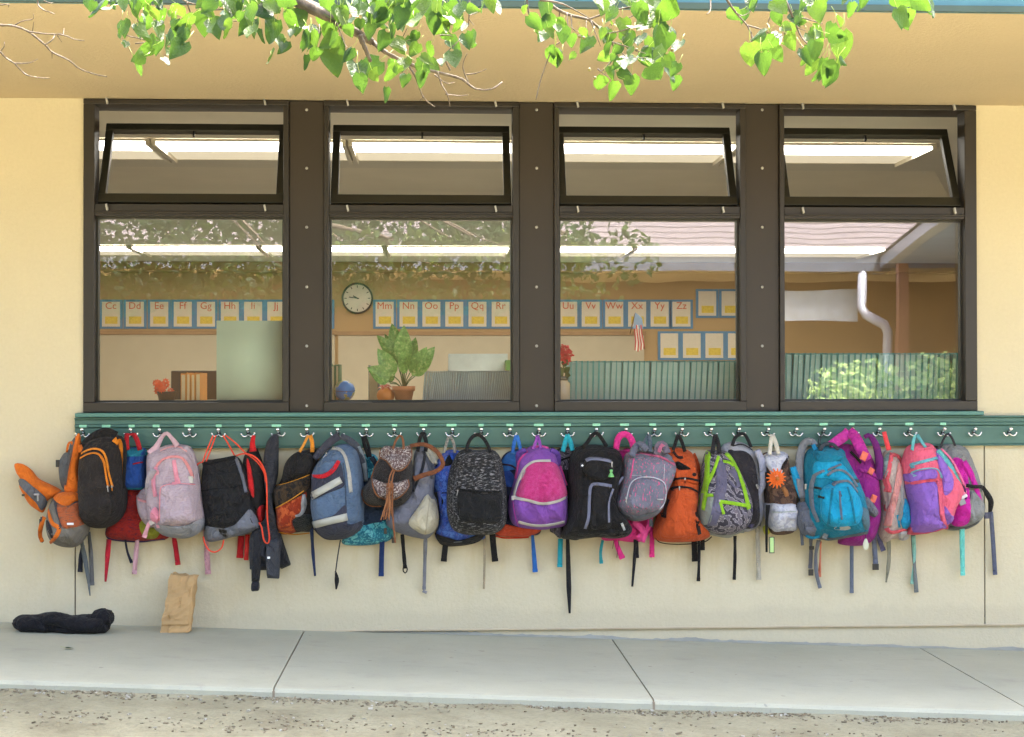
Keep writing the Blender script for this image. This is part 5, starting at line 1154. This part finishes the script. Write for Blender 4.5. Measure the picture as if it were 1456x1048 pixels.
# 20 grey streaked
B = Bag('backpack','grey backpack with pink streaks and white arched pocket, tilted to the left','backpack',918,690,-.12)
ST = fab((124,124,140),'streak',((236,100,150),(150,150,164)))
B.body([(891,648),(905,643),(925,643),(945,645),(957,652),(964,664),(960,680),(951,700),(946,715),(940,729),(928,738),(908,743),(890,739),(878,729),(873,718),(879,700),(886,675)], .16, ST, p=5)
B.patch('top_panel',[(891,648),(905,641),(925,640),(945,643),(958,652),(962,660),(940,650),(915,646),(896,650)],.01,fab((128,128,142)))
B.patch('front_pocket',[(889,716),(893,700),(898,687),(910,680),(928,680),(942,686),(946,695),(944,714),(936,726),(915,730),(895,727)],.022,ST)
B.cord('white_zip',[(890,714),(893,700),(898,686),(910,679),(928,679),(943,685),(947,696),(945,714),(937,725)],.9,fab((214,214,222)),off=.003)
B.strip('pink_zip',[(893,647),(915,645),(940,650),(962,662)],3,fab((216,110,146)),off=.002); B.strip('grey_base',[(879,729),(905,737),(938,728)],9,fab((112,116,128)),off=.001)
B.strip('pink_line',[(901,652),(898,672),(896,680)],1.6,fab((236,96,150)),off=.001); B.cord('white_line',[(945,660),(944,682)],.4,fab((200,204,206)),off=.001); B.cord('white_line',[(896,676),(912,676)],.4,fab((190,196,196)),off=.001); B.strip('label',[(934,710),(943,710)],1.5,fab((210,210,214)),off=.004)
puller(B,890,708,.2,9); puller(B,885,668,.3,8)
B.strip('shoulder_strap',[(898,648),(904,636),(912,632),(920,640)],[9,10,8],fab((116,118,134)),y=[-.22,-.16,-.2],th=.012); B.strip('shoulder_strap',[(934,646),(936,634),(943,632),(949,644)],[9,10,9],fab((128,116,132)),y=[-.2,-.17,-.2],th=.012); B.strip('pink_lining',[(937,643),(941,633),(946,638)],5,fab((206,116,146)),y=[-.21,-.18])
B.loop([(910,640),(917,626),(922,618)],4,fab((96,108,116)),[-.2,-.085]); B.loop([(925,642),(924,630),(923,618)],6,fab((104,116,128)),[-.2,-.085]); B.hang([(925,738),(926,748)],5,fab((92,94,102)),-.18,y1=-.15)
# 21 orange
B = Bag('backpack','burnt orange backpack with black zips','backpack',968,710,-.05)
OR = fab((214,92,44))
B.hang([(987,768),(988,798)],8,fab(BLK),-.03,curl=.05); B.hang([(999,766),(999,782)],6,fab(BLK),-.03,curl=.05); B.hang([(993,752),(994,790),(993,826)],[4,5],fab(BLK),-.12)
B.body([(951,642),(961,637),(982,641),(990,651),(994,676),(995,692),(991,728),(996,750),(1012,762),(1000,770),(966,773),(936,770),(931,758),(936,737),(943,710),(952,687),(953,665)], .15, OR, p=4.5, c=(968,715))
B.patch('upper_pocket',[(954,676),(960,670),(980,668),(993,674),(995,688),(975,684),(955,685)],.016,OR)
fp_ = B.patch('front_pocket',[(951,697),(966,694),(982,695),(991,702),(990,728),(988,752),(970,764),(942,762),(938,750),(944,715)],.02,OR)
BZ = fab((44,32,32)); B.strip('zip',[(953,682),(975,680),(996,684)],3,BZ,off=.002); B.strip('zip',[(950,695),(966,692),(982,694),(993,700)],2.6,BZ,off=.003); B.cord('base_piping',[(931,760),(938,771),(966,774),(1000,771),(1012,763)],.8,BZ,off=.0)
B.patch('mouth_shade',[(963,656),(972,660),(982,667),(964,668),(958,662)],.004,fab((16,13,13))); puller(B,966,693,0,5); puller(B,974,681,0,7,BZ)  # near-black patch paints the shade inside the open bag
B.strip('dark_neck',[(957,642),(964,650),(971,650)],4,fab((60,34,30)),off=.001)
q = P(988,675,-.2); M().add(*[(lambda n: ([(q.x+.008*math.cos(k*6.283/n), -.192, q.z+.008*math.sin(k*6.283/n)) for k in range(n)]+[(q.x+.008*math.cos(k*6.283/n), -.18, q.z+.008*math.sin(k*6.283/n)) for k in range(n)], [tuple(range(n))]+[(k,(k+1)%n,n+(k+1)%n,n+k) for k in range(n)]))(12)][0]).build('badge', BZ, B.t, False)
B.strip('side_strap',[(947,708),(944,722),(944,736)],5,fab((50,30,28)),off=.001); B.strip('side_strap',[(990,728),(992,745),(995,760)],5,BZ,off=.001); B.strip('shoulder_strap',[(986,645),(992,660),(994,680)],5,fab((190,80,40)),off=.001)
B.loop([(957,640),(961,628),(964,618)],5,fab(BLK),[-.12,-.08]); B.loop([(974,642),(970,630),(965,618)],5,fab(BLK),[-.12,-.08])
# 23 grey dark behind
B = Bag('backpack','light grey backpack with dark front standing behind the lime trimmed one','backpack',1055,690,-.015)
B.body([(1027,640),(1036,630),(1050,628),(1068,635),(1080,655),(1087,690),(1087,735),(1078,751),(1060,757),(1040,740),(1030,690)], .1, fab((178,178,188)))
B.patch('dark_front',[(1034,648),(1046,641),(1062,643),(1073,658),(1078,695),(1079,742),(1062,752),(1042,740)],.02,fab((56,52,56)))
B.patch('navy_pocket',[(1056,690),(1064,662),(1070,665),(1074,690),(1074,720),(1062,715)],.012,fab((70,76,110)),on=None)
B.strip('shoulder_strap',[(1076,640),(1084,660),(1084,690),(1078,705)],[8,10,9,5],fab((176,178,200)),y=[-.11,-.1],th=.014); B.strip('zip',[(1042,634),(1056,632),(1070,640)],1.8,fab((60,60,64)),off=.001); puller(B,1076,690,.3,6); B.strip('side_strap',[(1080,705),(1080,735),(1078,748)],7,fab((112,112,116)),y=[-.09,-.05])
B.strip('top_handle',[(1041,634),(1045,623),(1053,617),(1060,619),(1068,636)],4.6,fab((40,40,42)),y=[-.09,-.08,-.075,-.09],th=.006)
B.hang([(1077,750),(1078,790),(1079,824)],6.5,fab((196,188,170)),-.04,curl=.1)
# 22 paint pattern lime
B = Bag('backpack','grey patterned backpack with lime green trim strips','backpack',1032,700,-.09)
ZB_ = fab((70,66,78),'zebra',((122,114,126),(196,190,196)),s=1.4); LIME = fab((158,214,48))
B.hang([(1045,762),(1045,795),(1044,824)],[5,4.5],fab(BLK),-.06)
B.body([(1007,643),(1018,641),(1028,641),(1038,643),(1048,657),(1062,686),(1071,714),(1071,737),(1060,755),(1034,763),(1007,758),(994,748),(993,726),(997,701),(1000,669)], .16, ZB_, p=4.5)
B.patch('grey_pocket',[(997,705),(1006,703),(1014,704),(1013,725),(1009,744),(996,742)],.012,fab((150,156,148))); B.strip('grey_base',[(994,747),(1008,757),(1034,762),(1058,755)],6,fab((170,172,164)),off=.0)
B.strip('plain_band',[(1024,656),(1026,690),(1020,720),(1012,748)],[13,15,14,12],fab((112,108,132)),off=.001,cols=5); B.patch('plain_panel',[(1036,670),(1046,668),(1056,684),(1048,694),(1036,686)],.006,fab((104,100,124)))
for pp, w in (([(1008,642),(1002,660),(998,690),(992,722)],5),([(1022,648),(1014,671),(1001,696)],4),([(1032,644),(1044,658),(1056,687),(1065,724)],6.5),([(1028,656),(1036,657),(1043,662)],4),([(999,704),(1014,704)],4),([(1023,713),(1045,716),(1067,720)],5),([(1024,714),(1029,731)],4)): B.strip('lime_trim',pp,w,LIME,off=.002)
B.patch('lime_end',[(990,714),(996,714),(997,727),(992,728),(988,726)],.012,LIME); puller(B,1023,712,0,5)
B.strip('side_panel',[(1070,722),(1072,738),(1066,750)],7,fab((84,80,112)),off=.001)
B.loop([(1013,645),(1015,630),(1017,618)],6,fab((44,42,44)),[-.16,-.085]); B.loop([(1023,645),(1021,630),(1017,618)],6,fab((40,38,40)),[-.16,-.085])
# 24 white and brown with flower
B = Bag('mini_backpack','small white and brown backpack with an orange flower on its front','mini backpack',1112,700,-.06)
BR = fab((92,70,60),'camo',((110,84,70),(74,56,50))); WH = fab((206,206,220),'camo',((222,222,232),(192,194,212)))
B.body([(1086,649),(1096,643),(1112,642),(1122,649),(1123,667),(1131,681),(1135,705),(1133,719),(1133,753),(1123,761),(1102,761),(1095,748),(1091,719),(1090,700),(1090,672)], .12, BR, p=4.5)
B.patch('white_top',[(1086,649),(1096,643),(1112,642),(1121,648),(1113,660),(1111,674),(1100,678),(1094,668)],.012,WH); B.patch('white_pocket',[(1094,719),(1112,717),(1132,718),(1133,738),(1132,753),(1114,755),(1098,753)],.024,WH,p=8)
B.cord('pocket_line',[(1095,728),(1112,728),(1132,727)],.5,fab((170,190,170)),off=.004); B.strip('dark_edge',[(1122,650),(1114,660),(1112,668)],4,fab((40,32,30)),off=.003)
c = P(1104,680,-.205); mm = M(); bloom(mm, c, .043, 15, (.05,-1,.1), 0, 3, .25); mm.build('flower', simple('flower_orange', C(250,112,20), .7, var=.15, vscale=40), B.t, False); M().ball((c.x,c.y-.022,c.z),.008,8,sy=.5).build('flower_heart', simple('flower_heart', (.4,.12,.02), .8), B.t)
B.strip('leather_tag',[(1113,693),(1117,699),(1119,706)],[5,7,5],fab((176,118,72)),off=.001); B.strip('shoulder_strap',[(1091,672),(1092,700),(1094,720)],6,fab((54,46,46)),y=[-.12,-.09],th=.01)
B.hang([(1092,718),(1090,745),(1090,785)],[6,4,3],fab(BLK),-.16,y1=-.1); B.patch('yellow_charm',[(1085,750),(1092,747),(1094,757),(1088,760)],.02,fab((210,206,60)),on=B.b)
b1 = B.buckle(1097.5,775,7.5,23,simple('tag_edge', (.03,.03,.03), .5),y=-.13,name='key_tag',th=.004); B.buckle(1097.5,775,5.6,21,simple('tag_lime', C(190,228,150), .5),y=-.1325,name='key_tag_insert',th=.003)
B.loop([(1094,646),(1096,630),(1098,618)],5.5,fab((222,216,200)),[-.13,-.085]); B.loop([(1107,646),(1103,630),(1098,618)],6,fab((218,212,196)),[-.13,-.085])
# 26 magenta behind
B = Bag('backpack','magenta backpack with coral patches behind the bright teal one','backpack',1225,690,-.03)
MG = fab((160,44,140))
B.body([(1190,640),(1205,632),(1225,636),(1240,645),(1249,668),(1252,690),(1253,735),(1246,766),(1230,777),(1200,776),(1196,766),(1206,700)], .12, MG, wr=.008)
B.strip('shoulder_strap',[(1180,634),(1192,626),(1203,618),(1207,613)],[12,15,14],fab((206,60,164)),y=[-.13,-.1,-.085],th=.01); B.strip('shoulder_strap',[(1207,613),(1216,622),(1224,638),(1234,654)],[14,16,13],fab((196,52,156)),y=[-.085,-.12,-.15],th=.012)
B.strip('shoulder_strap',[(1229,622),(1236,619),(1245,632),(1250,655),(1250,682)],[5,9,11,9],fab((116,40,116)),y=[-.12,-.12,-.11],th=.014)
for pp, w in (([(1226,654),(1231,643)],9),([(1236,674),(1241,666)],8),([(1240,714),(1244,704)],8)): B.strip('coral_patch',pp,w,fab((255,128,104)),y=[-.175,-.172])
B.strip('dark_zip',[(1209,642),(1217,650),(1224,658)],4,fab((50,46,44)),off=.004); B.strip('seam_band',[(1222,668),(1238,672),(1250,680)],5,fab((176,52,150)),off=.003)
c = P(1231,774,-.15); M().lathe([(.001,.026),(.006,.02),(.012,.004),(.013,-.008),(.009,-.02),(.001,-.024)], c, 12, sy=.2).build('pale_tag', simple('pale_tag', C(220,224,200), .5), B.t); B.cord('tag_cord',[(1231,766,-.15),(1231,758,-.15)],.4,fab(DG))
# 25 big teal
B = Bag('backpack','large bright teal hiking backpack with grey straps and side pockets','backpack',1185,700,-.09)
DT = fab((24,128,156)); BT = fab((28,164,206)); GG = fab((122,130,142))
B.hang([(1153,764),(1153,790),(1152,808)],5.5,fab((110,112,124)),-.1); B.buckle(1154,779,7,5,BLACKP,y=-.06); B.buckle(1153,814,7,9,BLACKP,y=-.03)
B.hang([(1164,768),(1160,790),(1161,815),(1166,836)],[6,5.5,5],fab((126,130,140)),-.08); B.hang([(1167,770),(1166,800),(1165,820)],[2.5,2.5,5],fab((232,140,110)),-.06); B.hang([(1211,768),(1211,805),(1211,843)],5.5,fab((112,120,136)),-.05,curl=.05)
B.hang([(1241,735),(1243,770),(1245,802)],7,fab((112,118,136)),-.14,curl=.1); B.buckle(1245,806,9,9,BLACKP,y=-.035); B.hang([(1246,748),(1250,765),(1256,783)],[7,7],fab((116,112,150)),-.09)
B.body([(1147,657),(1156,640),(1172,636),(1194,636),(1203,644),(1215,665),(1225,688),(1232,708),(1238,743),(1234,761),(1211,766),(1182,771),(1170,766),(1151,764),(1142,740),(1143,705),(1145,680)], .2, DT, p=4.5)
B.strip('base_band',[(1165,764),(1182,767),(1211,762),(1235,757)],6,fab((98,108,116)),off=.001)
B.patch('bright_panel',[(1159,658),(1175,654),(1189,654),(1200,662),(1214,684),(1200,688),(1176,680),(1158,678)],.012,BT); B.patch('side_panel',[(1210,668),(1217,680),(1226,705),(1222,712),(1212,690)],.006,fab((30,140,170)))
pkt = B.patch('front_pocket',[(1166,712),(1168,696),(1182,687),(1201,684),(1214,695),(1224,718),(1222,742),(1208,748),(1180,748),(1168,735)],.045,BT,p=5)
B.strip('pocket_seam',[(1184,694),(1181,715),(1178,747)],2.6,DT,on=pkt); B.strip('pocket_seam',[(1205,692),(1211,712),(1216,744)],2.6,DT,on=pkt); B.strip('pocket_zip',[(1194,698),(1195,718),(1197,739)],2.6,fab((104,120,140)),on=pkt,off=.001); B.strip('zip_pull',[(1194,699),(1196,706)],2,BLACKP,on=pkt,off=.001)
B.strip('grey_piping',[(1163,742),(1155,720),(1154,692),(1159,676),(1172,669)],[4,4,3],GG,off=.003); B.strip('grey_piping',[(1176,676),(1186,669),(1198,669),(1210,678),(1219,692)],3.2,GG,off=.004); B.strip('grey_piping',[(1184,690),(1192,685),(1206,684),(1214,692),(1219,700)],3,GG,off=.004); B.strip('grey_piping',[(1177,668),(1186,664),(1196,660)],2.4,GG,off=.004)
B.patch('reflective_badge',[(1186,752),(1192,748),(1206,748),(1209,752),(1198,754)],.004,simple('badge_silver', C(170,170,164), .35)); B.buckle(1173,643,4,4,BLACKP,name='cord_eyelet')
B.strip('buckle_tab',[(1158,693),(1168,695)],3,BLACKP); B.strip('buckle_tab',[(1163,706),(1172,708)],3,BLACKP)
B.buckle(1218,684,7,5,BLACKP); B.buckle(1174,760,7,12,fab((120,126,130)),ang=-.4); B.buckle(1146,692,4,8,METAL,y=-.17)
B.body([(1137,716),(1150,714),(1160,726),(1168,742),(1168,756),(1156,765),(1146,763),(1138,752),(1134,735)], .08, fab((118,122,136),rough=.6,bmp=.6), 'side_pocket', yb=-.16, p=3, wr=.012)
B.strip('pocket_hem',[(1146,762),(1156,765),(1166,762)],4,DT,y=[-.2,-.2]); B.hang([(1137,740),(1140,762),(1141,775)],[5,4],fab((120,126,140)),-.15,y1=-.12)
B.body([(1222,708),(1234,707),(1244,718),(1250,729),(1244,736),(1232,728),(1224,718)], .04, fab((130,132,142),bmp=.6), 'compression_wing', yb=-.17, p=3, wr=.008); B.patch('mesh_side',[(1224,722),(1234,728),(1237,745),(1228,752)],.008,fab((96,124,136)))
B.strip('shoulder_strap',[(1141,708),(1137,684),(1137,652),(1143,632),(1152,627),(1160,634)],[8,10,11,11,8],fab((140,142,148)),y=[-.16,-.15,-.12,-.1,-.12],th=.014); B.strip('strap_face',[(1127,664),(1133,684),(1140,708)],[8,11,7],fab((40,160,208)),y=[-.14,-.16],th=.012); B.strip('strap_face',[(1124,676),(1132,690),(1138,710)],[2.5,3,2],fab((110,112,118)),y=[-.141,-.161],th=.013); B.buckle(1141,712,7,8,BLACKP,y=-.17)
B.patch('hood_gather',[(1157,643),(1172,637),(1194,637),(1202,646),(1190,656),(1165,657)],.018,DT,wr=.006); B.strip('blue_tab',[(1156,632),(1160,640)],6,fab((40,150,200)),y=[-.14,-.15])
B.cord('hook_cord',[(1164,638,-.16),(1164,625,-.1),(1168,618,-.085),(1166,630,-.12),(1170,638,-.16)],.7,fab(DG)); B.strip('top_handle',[(1166,640),(1172,632),(1184,632),(1192,640)],5,fab((64,70,80)),y=[-.17,-.15,-.17],th=.006)
# 27 coral grey striped
B = Bag('backpack','slim coral pink and grey striped backpack hung sideways with a red loop','backpack',1272,710,-.05)
CO = fab((246,104,116)); SR = fab((206,190,180),'stripe',((222,160,156),(186,190,176)),s=2.2)
B.hang([(1263,764),(1264,795),(1260,828)],[6,7,2],fab((150,146,126)),-.04)
B.body([(1253,674),(1256,652),(1266,640),(1278,649),(1284,662),(1287,688),(1294,734),(1293,752),(1284,766),(1271,768),(1262,773),(1254,762),(1252,748),(1256,719),(1253,695)], .12, SR, p=3.5, wr=.008)
B.patch('grey_green_top',[(1254,672),(1257,652),(1266,641),(1270,650),(1262,672),(1256,686)],.01,fab((152,182,178),'zebra',((170,196,190),(130,160,160)))); B.strip('coral_band',[(1268,644),(1264,668),(1255,692),(1254,698)],[5,6,7],CO,off=.001); B.strip('coral_band',[(1270,646),(1278,650),(1284,662)],[6,5,4],CO,off=.001)
B.strip('front_fold',[(1281,660),(1276,690),(1268,725),(1262,748)],[10,9,8,7],fab((240,164,156)),off=.004,cols=5); B.strip('coral_band',[(1256,722),(1262,716),(1264,728)],[6,8,5],CO,off=.003); B.strip('coral_band',[(1260,751),(1268,757),(1292,752)],5,CO,off=.003)
B.patch('blue_lens',[(1284,708),(1290,722),(1292,745),(1284,752),(1280,735)],.016,fab((40,160,208))); B.strip('blue_sliver',[(1276,732),(1279,750)],3,fab((50,160,200)),off=.001); B.strip('grey_band',[(1282,690),(1283,712),(1278,740)],4,fab((178,176,172)),off=.003)
B.loop([(1257,614),(1260,626),(1264,640)],[6,7],fab((246,78,84)),[-.085,-.12]); B.patch('pale_base',[(1278,758),(1292,754),(1290,766),(1280,768)],.02,fab((200,196,200)))
# 29 grey magenta right end
B = Bag('backpack','grey and magenta backpack at the right end of the row','backpack',1372,690,-.02)
B.body([(1337,640),(1345,633),(1359,632),(1378,637),(1385,656),(1392,676),(1397,700),(1398,732),(1390,748),(1373,755),(1349,754),(1345,735),(1346,690),(1340,660)], .14, fab((150,150,148),'heather',((136,136,136),)))
MA = fab((222,44,172)); B.patch('magenta_panel',[(1352,655),(1366,652),(1374,668),(1378,700),(1378,742),(1352,744),(1350,690)],.012,MA); B.strip('magenta_stripe',[(1370,656),(1382,678),(1391,704),(1397,734)],[9,8,7],MA,off=.003); B.strip('dark_strap',[(1358,668),(1368,690),(1372,710)],5,fab((96,40,90)),off=.004); B.patch('grey_pocket',[(1380,700),(1390,706),(1394,732),(1386,746),(1378,742)],.014,fab((150,152,150)))
B.strip('belt',[(1374,690),(1384,692),(1397,692)],5,fab(BLK),y=[-.175,-.15]); B.strip('belt',[(1397,692),(1404,703),(1409,714),(1407,732)],[5,8,8,4],fab(BLK),y=[-.14,-.08]); B.buckle(1403,733,7,9,fab((104,104,118)),y=-.1); B.strip('base_edge',[(1349,750),(1373,751),(1392,742)],5,fab((104,104,104)),off=.001)
B.hang([(1409,728),(1412,770),(1415,817)],[6,6.5,6],fab((104,108,128)),-.09,curl=.1); B.loop([(1337,636),(1342,624),(1347,617),(1353,622),(1358,634)],3.2,fab((60,58,62)),[-.1,-.08,-.1])
# 28 pink purple
B = Bag('backpack','coral pink backpack with purple front panels and turquoise trim','backpack',1325,700,-.085)
CP = fab((252,112,140)); PV = fab((156,110,206)); AQ = fab((120,206,206))
B.hang([(1298,760),(1300,800),(1303,842)],6,fab((128,134,132)),-.05); B.hang([(1299,762),(1300,795),(1297,830)],[6,5,5],fab((150,206,192)),-.07)
B.body([(1296,636),(1311,631),(1328,631),(1336,639),(1352,658),(1371,691),(1372,702),(1361,724),(1356,738),(1349,750),(1323,760),(1298,762),(1294,756),(1293,719),(1288,695),(1286,674),(1289,652)], .16, CP, p=4.5)
mp = B.patch('front_panel',[(1294,690),(1312,686),(1330,686),(1334,719),(1336,742),(1340,752),(1321,756),(1297,756),(1295,720)],.03,PV,p=9); B.patch('upper_panel',[(1290,676),(1311,669),(1330,668),(1331,680),(1312,683),(1294,686)],.016,PV)
B.strip('coral_zip',[(1294,688),(1312,684),(1332,682)],4,fab((250,104,128)),off=.003); B.patch('side_panel',[(1330,642),(1337,642),(1347,664),(1355,682),(1354,697),(1343,704),(1339,680)],.008,PV); B.patch('side_panel',[(1343,720),(1349,730),(1352,741),(1345,747)],.006,PV)
B.strip('teal_line',[(1286,663),(1309,657),(1333,651)],4,fab((124,190,206)),off=.001); B.strip('teal_line',[(1287,675),(1311,667),(1332,667),(1339,680)],2,fab((140,190,204)),off=.001); B.strip('coral_edge',[(1335,684),(1336,719),(1343,748)],7,CP,off=.003); B.strip('coral_base',[(1295,759),(1322,758),(1348,750)],5,fab((250,96,124)),off=.001)
B.strip('shoulder_strap',[(1334,640),(1348,660),(1362,680),(1371,694)],[7,10,9,6],AQ,y=[-.16,-.17,-.15],th=.01); B.strip('strap_edge',[(1338,638),(1354,656),(1368,684),(1373,695)],[2.5,3,3],fab((250,130,170)),y=[-.165,-.175,-.155],th=.012)
B.strip('strap_end',[(1373,690),(1369,705),(1362,715)],[7,8],fab((250,150,180)),y=[-.16,-.17]); B.buckle(1368,714,9,8,simple('grey_buckle', (.25,.26,.27), .4),y=-.17,ang=.4); B.buckle(1371,706,9,4,simple('pale_buckle', (.6,.6,.6), .4),y=-.17,ang=.5)
B.hang([(1368,718),(1368,765),(1369,818)],[7,7.5,6.5],fab((124,224,210)),-.16,y1=-.04,curl=.08); B.loop([(1297,640),(1299,626),(1302,618)],4.5,AQ,[-.15,-.085]); B.loop([(1316,636),(1309,626),(1304,618)],[4,5],fab((120,200,206)),[-.15,-.085])

# ------------------------------------------------------------------ coat hooks
CHR = simple('chrome', (.78,.78,.78), .13, 1, var=.03)
hk = [(118,'orange and grey end pack'),(152,'black backpack with orange zips'),(187,'red quilted backpack with blue pouch'),(228,'pale pink and grey backpack'),(270,None),(311,'black drawstring bag'),(353,'narrow black and red backpack'),(396,'charcoal hooded jacket'),(437,'black backpack with orange pocket'),(480,'slate blue backpack'),(521,'turquoise patterned backpack'),(561,'brown fringed mini backpack'),(602,'grey backpack with beige pocket'),(643,'bright blue mottled backpack'),(684,'black speckled backpack'),(725,'blue and orange backpack'),(766,'purple and fuzzy pink backpack'),(807,'zigzag patterned black backpack'),(848,'large plain black backpack'),(889,'hot pink backpack'),(930,'grey backpack with pink streaks'),(969,'burnt orange backpack'),(1010,'lime trimmed backpack'),(1050,'light grey backpack with dark front'),(1091,'white and brown backpack with flower'),(1131,None),(1171,'large teal hiking backpack'),(1211,'magenta backpack with coral patches'),(1249,'slim coral and grey backpack'),(1293,'coral pink and purple backpack'),(1341,'grey and magenta backpack'),(1385,None),(1435,None)]
bare = {270:'bare chrome coat hook between the pale pink backpack and the drawstring bag',1131:'bare chrome coat hook between the flowered backpack and the teal one',1385:'bare chrome coat hook just right of the last backpack',1435:'bare chrome coat hook at the far right end of the rail'}
proto = None
def hook_meshes():
    t = thing('coat_hook', '', 'coat hook', (0,0,0), 'chrome coat hooks along the rail')
    M().add([(.013*math.cos(k*.3927)*s, y, .019*math.sin(k*.3927)*s) for s, y in ((1,0),(1,-.003),(.7,-.006)) for k in range(16)], [(i*16+k,(i+1)*16+k,(i+1)*16+(k+1)%16,i*16+(k+1)%16) for i in range(2) for k in range(16)]+[tuple(range(32,48))]).build('backplate', CHR, t)
    M().tube(cr([(0,-.004,.008),(0,-.02,.012),(0,-.034,.02)],6),[.008,.0075,.007,.0065,.006,.006],8).ball((0,-.037,.022),.0115,10).build('knob', CHR, t)
    for s in (-1,1): M().tube(cr([(s*.003,-.004,-.004),(s*.011,-.018,-.014),(s*.024,-.026,-.015),(s*.034,-.026,-.004)],12),[.0052]*8+[.0048,.0044,.0042,.004],8).ball((s*.035,-.026,-.001),.0062,8).build('prong', CHR, t)
    return t
proto = hook_meshes(); kids = list(proto.children)
for i, (px, what) in enumerate(hk):
    if i == 0: t = proto
    else:
        t = proto.copy(); COL.objects.link(t)
        for ch in kids: c = ch.copy(); COL.objects.link(c); c.parent = t
    p = P(px, 616-1.5*px/1456, -.03); t.scale = (.78,.78,.78); t.location = (p.x, -.0205, p.z-.002); t.rotation_euler = (0, R(random.uniform(-5,5)), 0)
    t['label'] = bare[px] if what is None else 'chrome coat hook on the green rail holding the '+what

# ------------------------------------------------------------------ on the pavement
# kraft bag
KR = simple('kraft_paper', (.40,.25,.105), .8, var=.16, vscale=9, bmp=.5, bscale=22)
yb = -.13; x0, x1 = P(231,890,yb).x, P(271,892,yb).x; zb = walk_z((x0+x1)/2, yb)+.002; zt = P(255,817,yb+.05).z
kb = thing('paper_bag', 'small brown paper lunch bag standing open against the wall', 'paper bag', ((x0+x1)/2, yb, zb))
kb.rotation_euler = (0, 0, R(0))
w, d, h = x1-x0, .075, zt-zb; mm = M(); nseg = 26; rows = 16; vs = []; rnd = random.Random(9)
for j in range(rows+1):
    t = j/rows
    for k in range(nseg):
        a = k/nseg*4; sidei = int(a); f = a-sidei
        x, y = [(-1+2*f, -1), (1, -1+2*f), (1-2*f, 1), (-1, 1-2*f)][sidei]
        if sidei in (1, 3): x *= 1-.35*t*(1-abs(2*f-1))
        cr_ = noise.noise(Vector((x*2.2, y*2+5, t*5)))*.011+noise.noise(Vector((x*5, y*4+5, t*11)))*.005
        lean = .045*t*w/.12
        z = zb+h*t+(.008*noise.noise(Vector((x*4, y*3, 9))) - .006*(x) if j == rows else 0)
        vs.append((x0+w/2+x*w/2*(1-.07*t)+lean*.55+cr_, yb+y*d/2*(1-.25*t)+.05*t*t+cr_, z))
mm.add(vs, [(j*nseg+k, j*nseg+(k+1)%nseg, (j+1)*nseg+(k+1)%nseg, (j+1)*nseg+k) for j in range(rows) for k in range(nseg)]+[tuple(range(nseg))[::-1]])
o = mm.build('bag_wall', KR, kb, False); sm = o.modifiers.new('thickness', 'SOLIDIFY'); sm.thickness = .0008
mm = M(); fold = [(x0+w/2+s*w*.46*(1-.05), yb-d*.5*(1-.0)-.0015, zb+h*tt) for s in (-1,1) for tt in (.20,.235)]
mm.add([(x0+.004,yb-d/2-.003,zb+.034),(x1-.004,yb-d/2-.003,zb+.034),(x1-.006,yb-d/2-.001,zb+.05),(x0+.006,yb-d/2-.001,zb+.05)], [(0,1,2,3)]).build('bottom_fold', KR, kb, False)
# black garment on the concrete
BLKC = fab((26,25,29),bmp=.3); cy = -.2
g0 = P(90, 893, cy); gt = thing('black_garment', 'crumpled black sweatshirt lying on the pavement by the wall', 'sweatshirt', (g0.x, cy, walk_z(g0.x, cy)), 'clothes left outside')
def lump(name, pix, ry, y, seed, n=60, k=26):
    """a rolled cloth: pix gives centre line px and top and bottom rows"""
    q = cr(pix, n); vs = []; rnd = noise
    for i, (x, t_, b_) in enumerate(q):
        c = P(x, (t_+b_)/2, y); hh = (b_-t_)*.00292/2; ff = math.sqrt(max(0, 1-(abs(i/(n-1)-.5)*2)**7))
        zf = walk_z(c.x, y)
        for j in range(k):
            a = j*2*math.pi/k; nn = 1+.13*rnd.noise(Vector((i*.13+seed, math.cos(a)*1.6, math.sin(a)*1.6)))+.16*(.4-abs(rnd.noise(Vector((i*.05+seed, a*1.0+i*.04, 3)))*2))*.8+.05*rnd.noise(Vector((i*.5, math.cos(a)*4, math.sin(a)*4+seed)))
            vs.append((c.x+.004*rnd.noise(Vector((a*3, i*.3, seed))), y+math.cos(a)*ry*ff*nn, max(zf+.001, c.z+math.sin(a)*hh*max(ff, .03)*nn)))
    return M().add(vs, [(i*k+j, (i+1)*k+j, (i+1)*k+(j+1)%k, i*k+(j+1)%k) for i in range(n-1) for j in range(k)]+[tuple(range(k)), tuple(range((n-1)*k, n*k))[::-1]]).build(name, BLKC, gt)
lump('cloth_roll', [(19,875,893),(30,872,899),(50,874,898),(75,872,899),(100,876,901),(125,874,902),(148,874,901),(156,884,899)], .075, cy, 1)
lump('sleeve', [(60,872,888),(80,871,890),(105,876,896),(130,878,899),(150,876,894)], .05, cy-.045, 7, 40)
lump('sleeve', [(24,878,897),(40,876,899),(60,880,899),(72,886,899)], .045, cy-.04, 4, 36)
lump('hood', [(127,876,894),(136,868,892),(146,866,890),(156,869,888),(161,877,886)], .055, cy+.0, 9, 34)
# a fallen leaf and specks on the slab
o = bpy.data.objects.new('fallen_leaf', leaf_me[2]); COL.objects.link(o); p = P(93,927,-.62); o.location = (p.x, -.62, walk_z(p.x,-.62)+.006); o.scale = (.035,)*3; o.rotation_euler = (R(8),R(5),R(70))
tag(o, 'single fallen leaf on the pavement in front of the black sweatshirt', 'leaf')
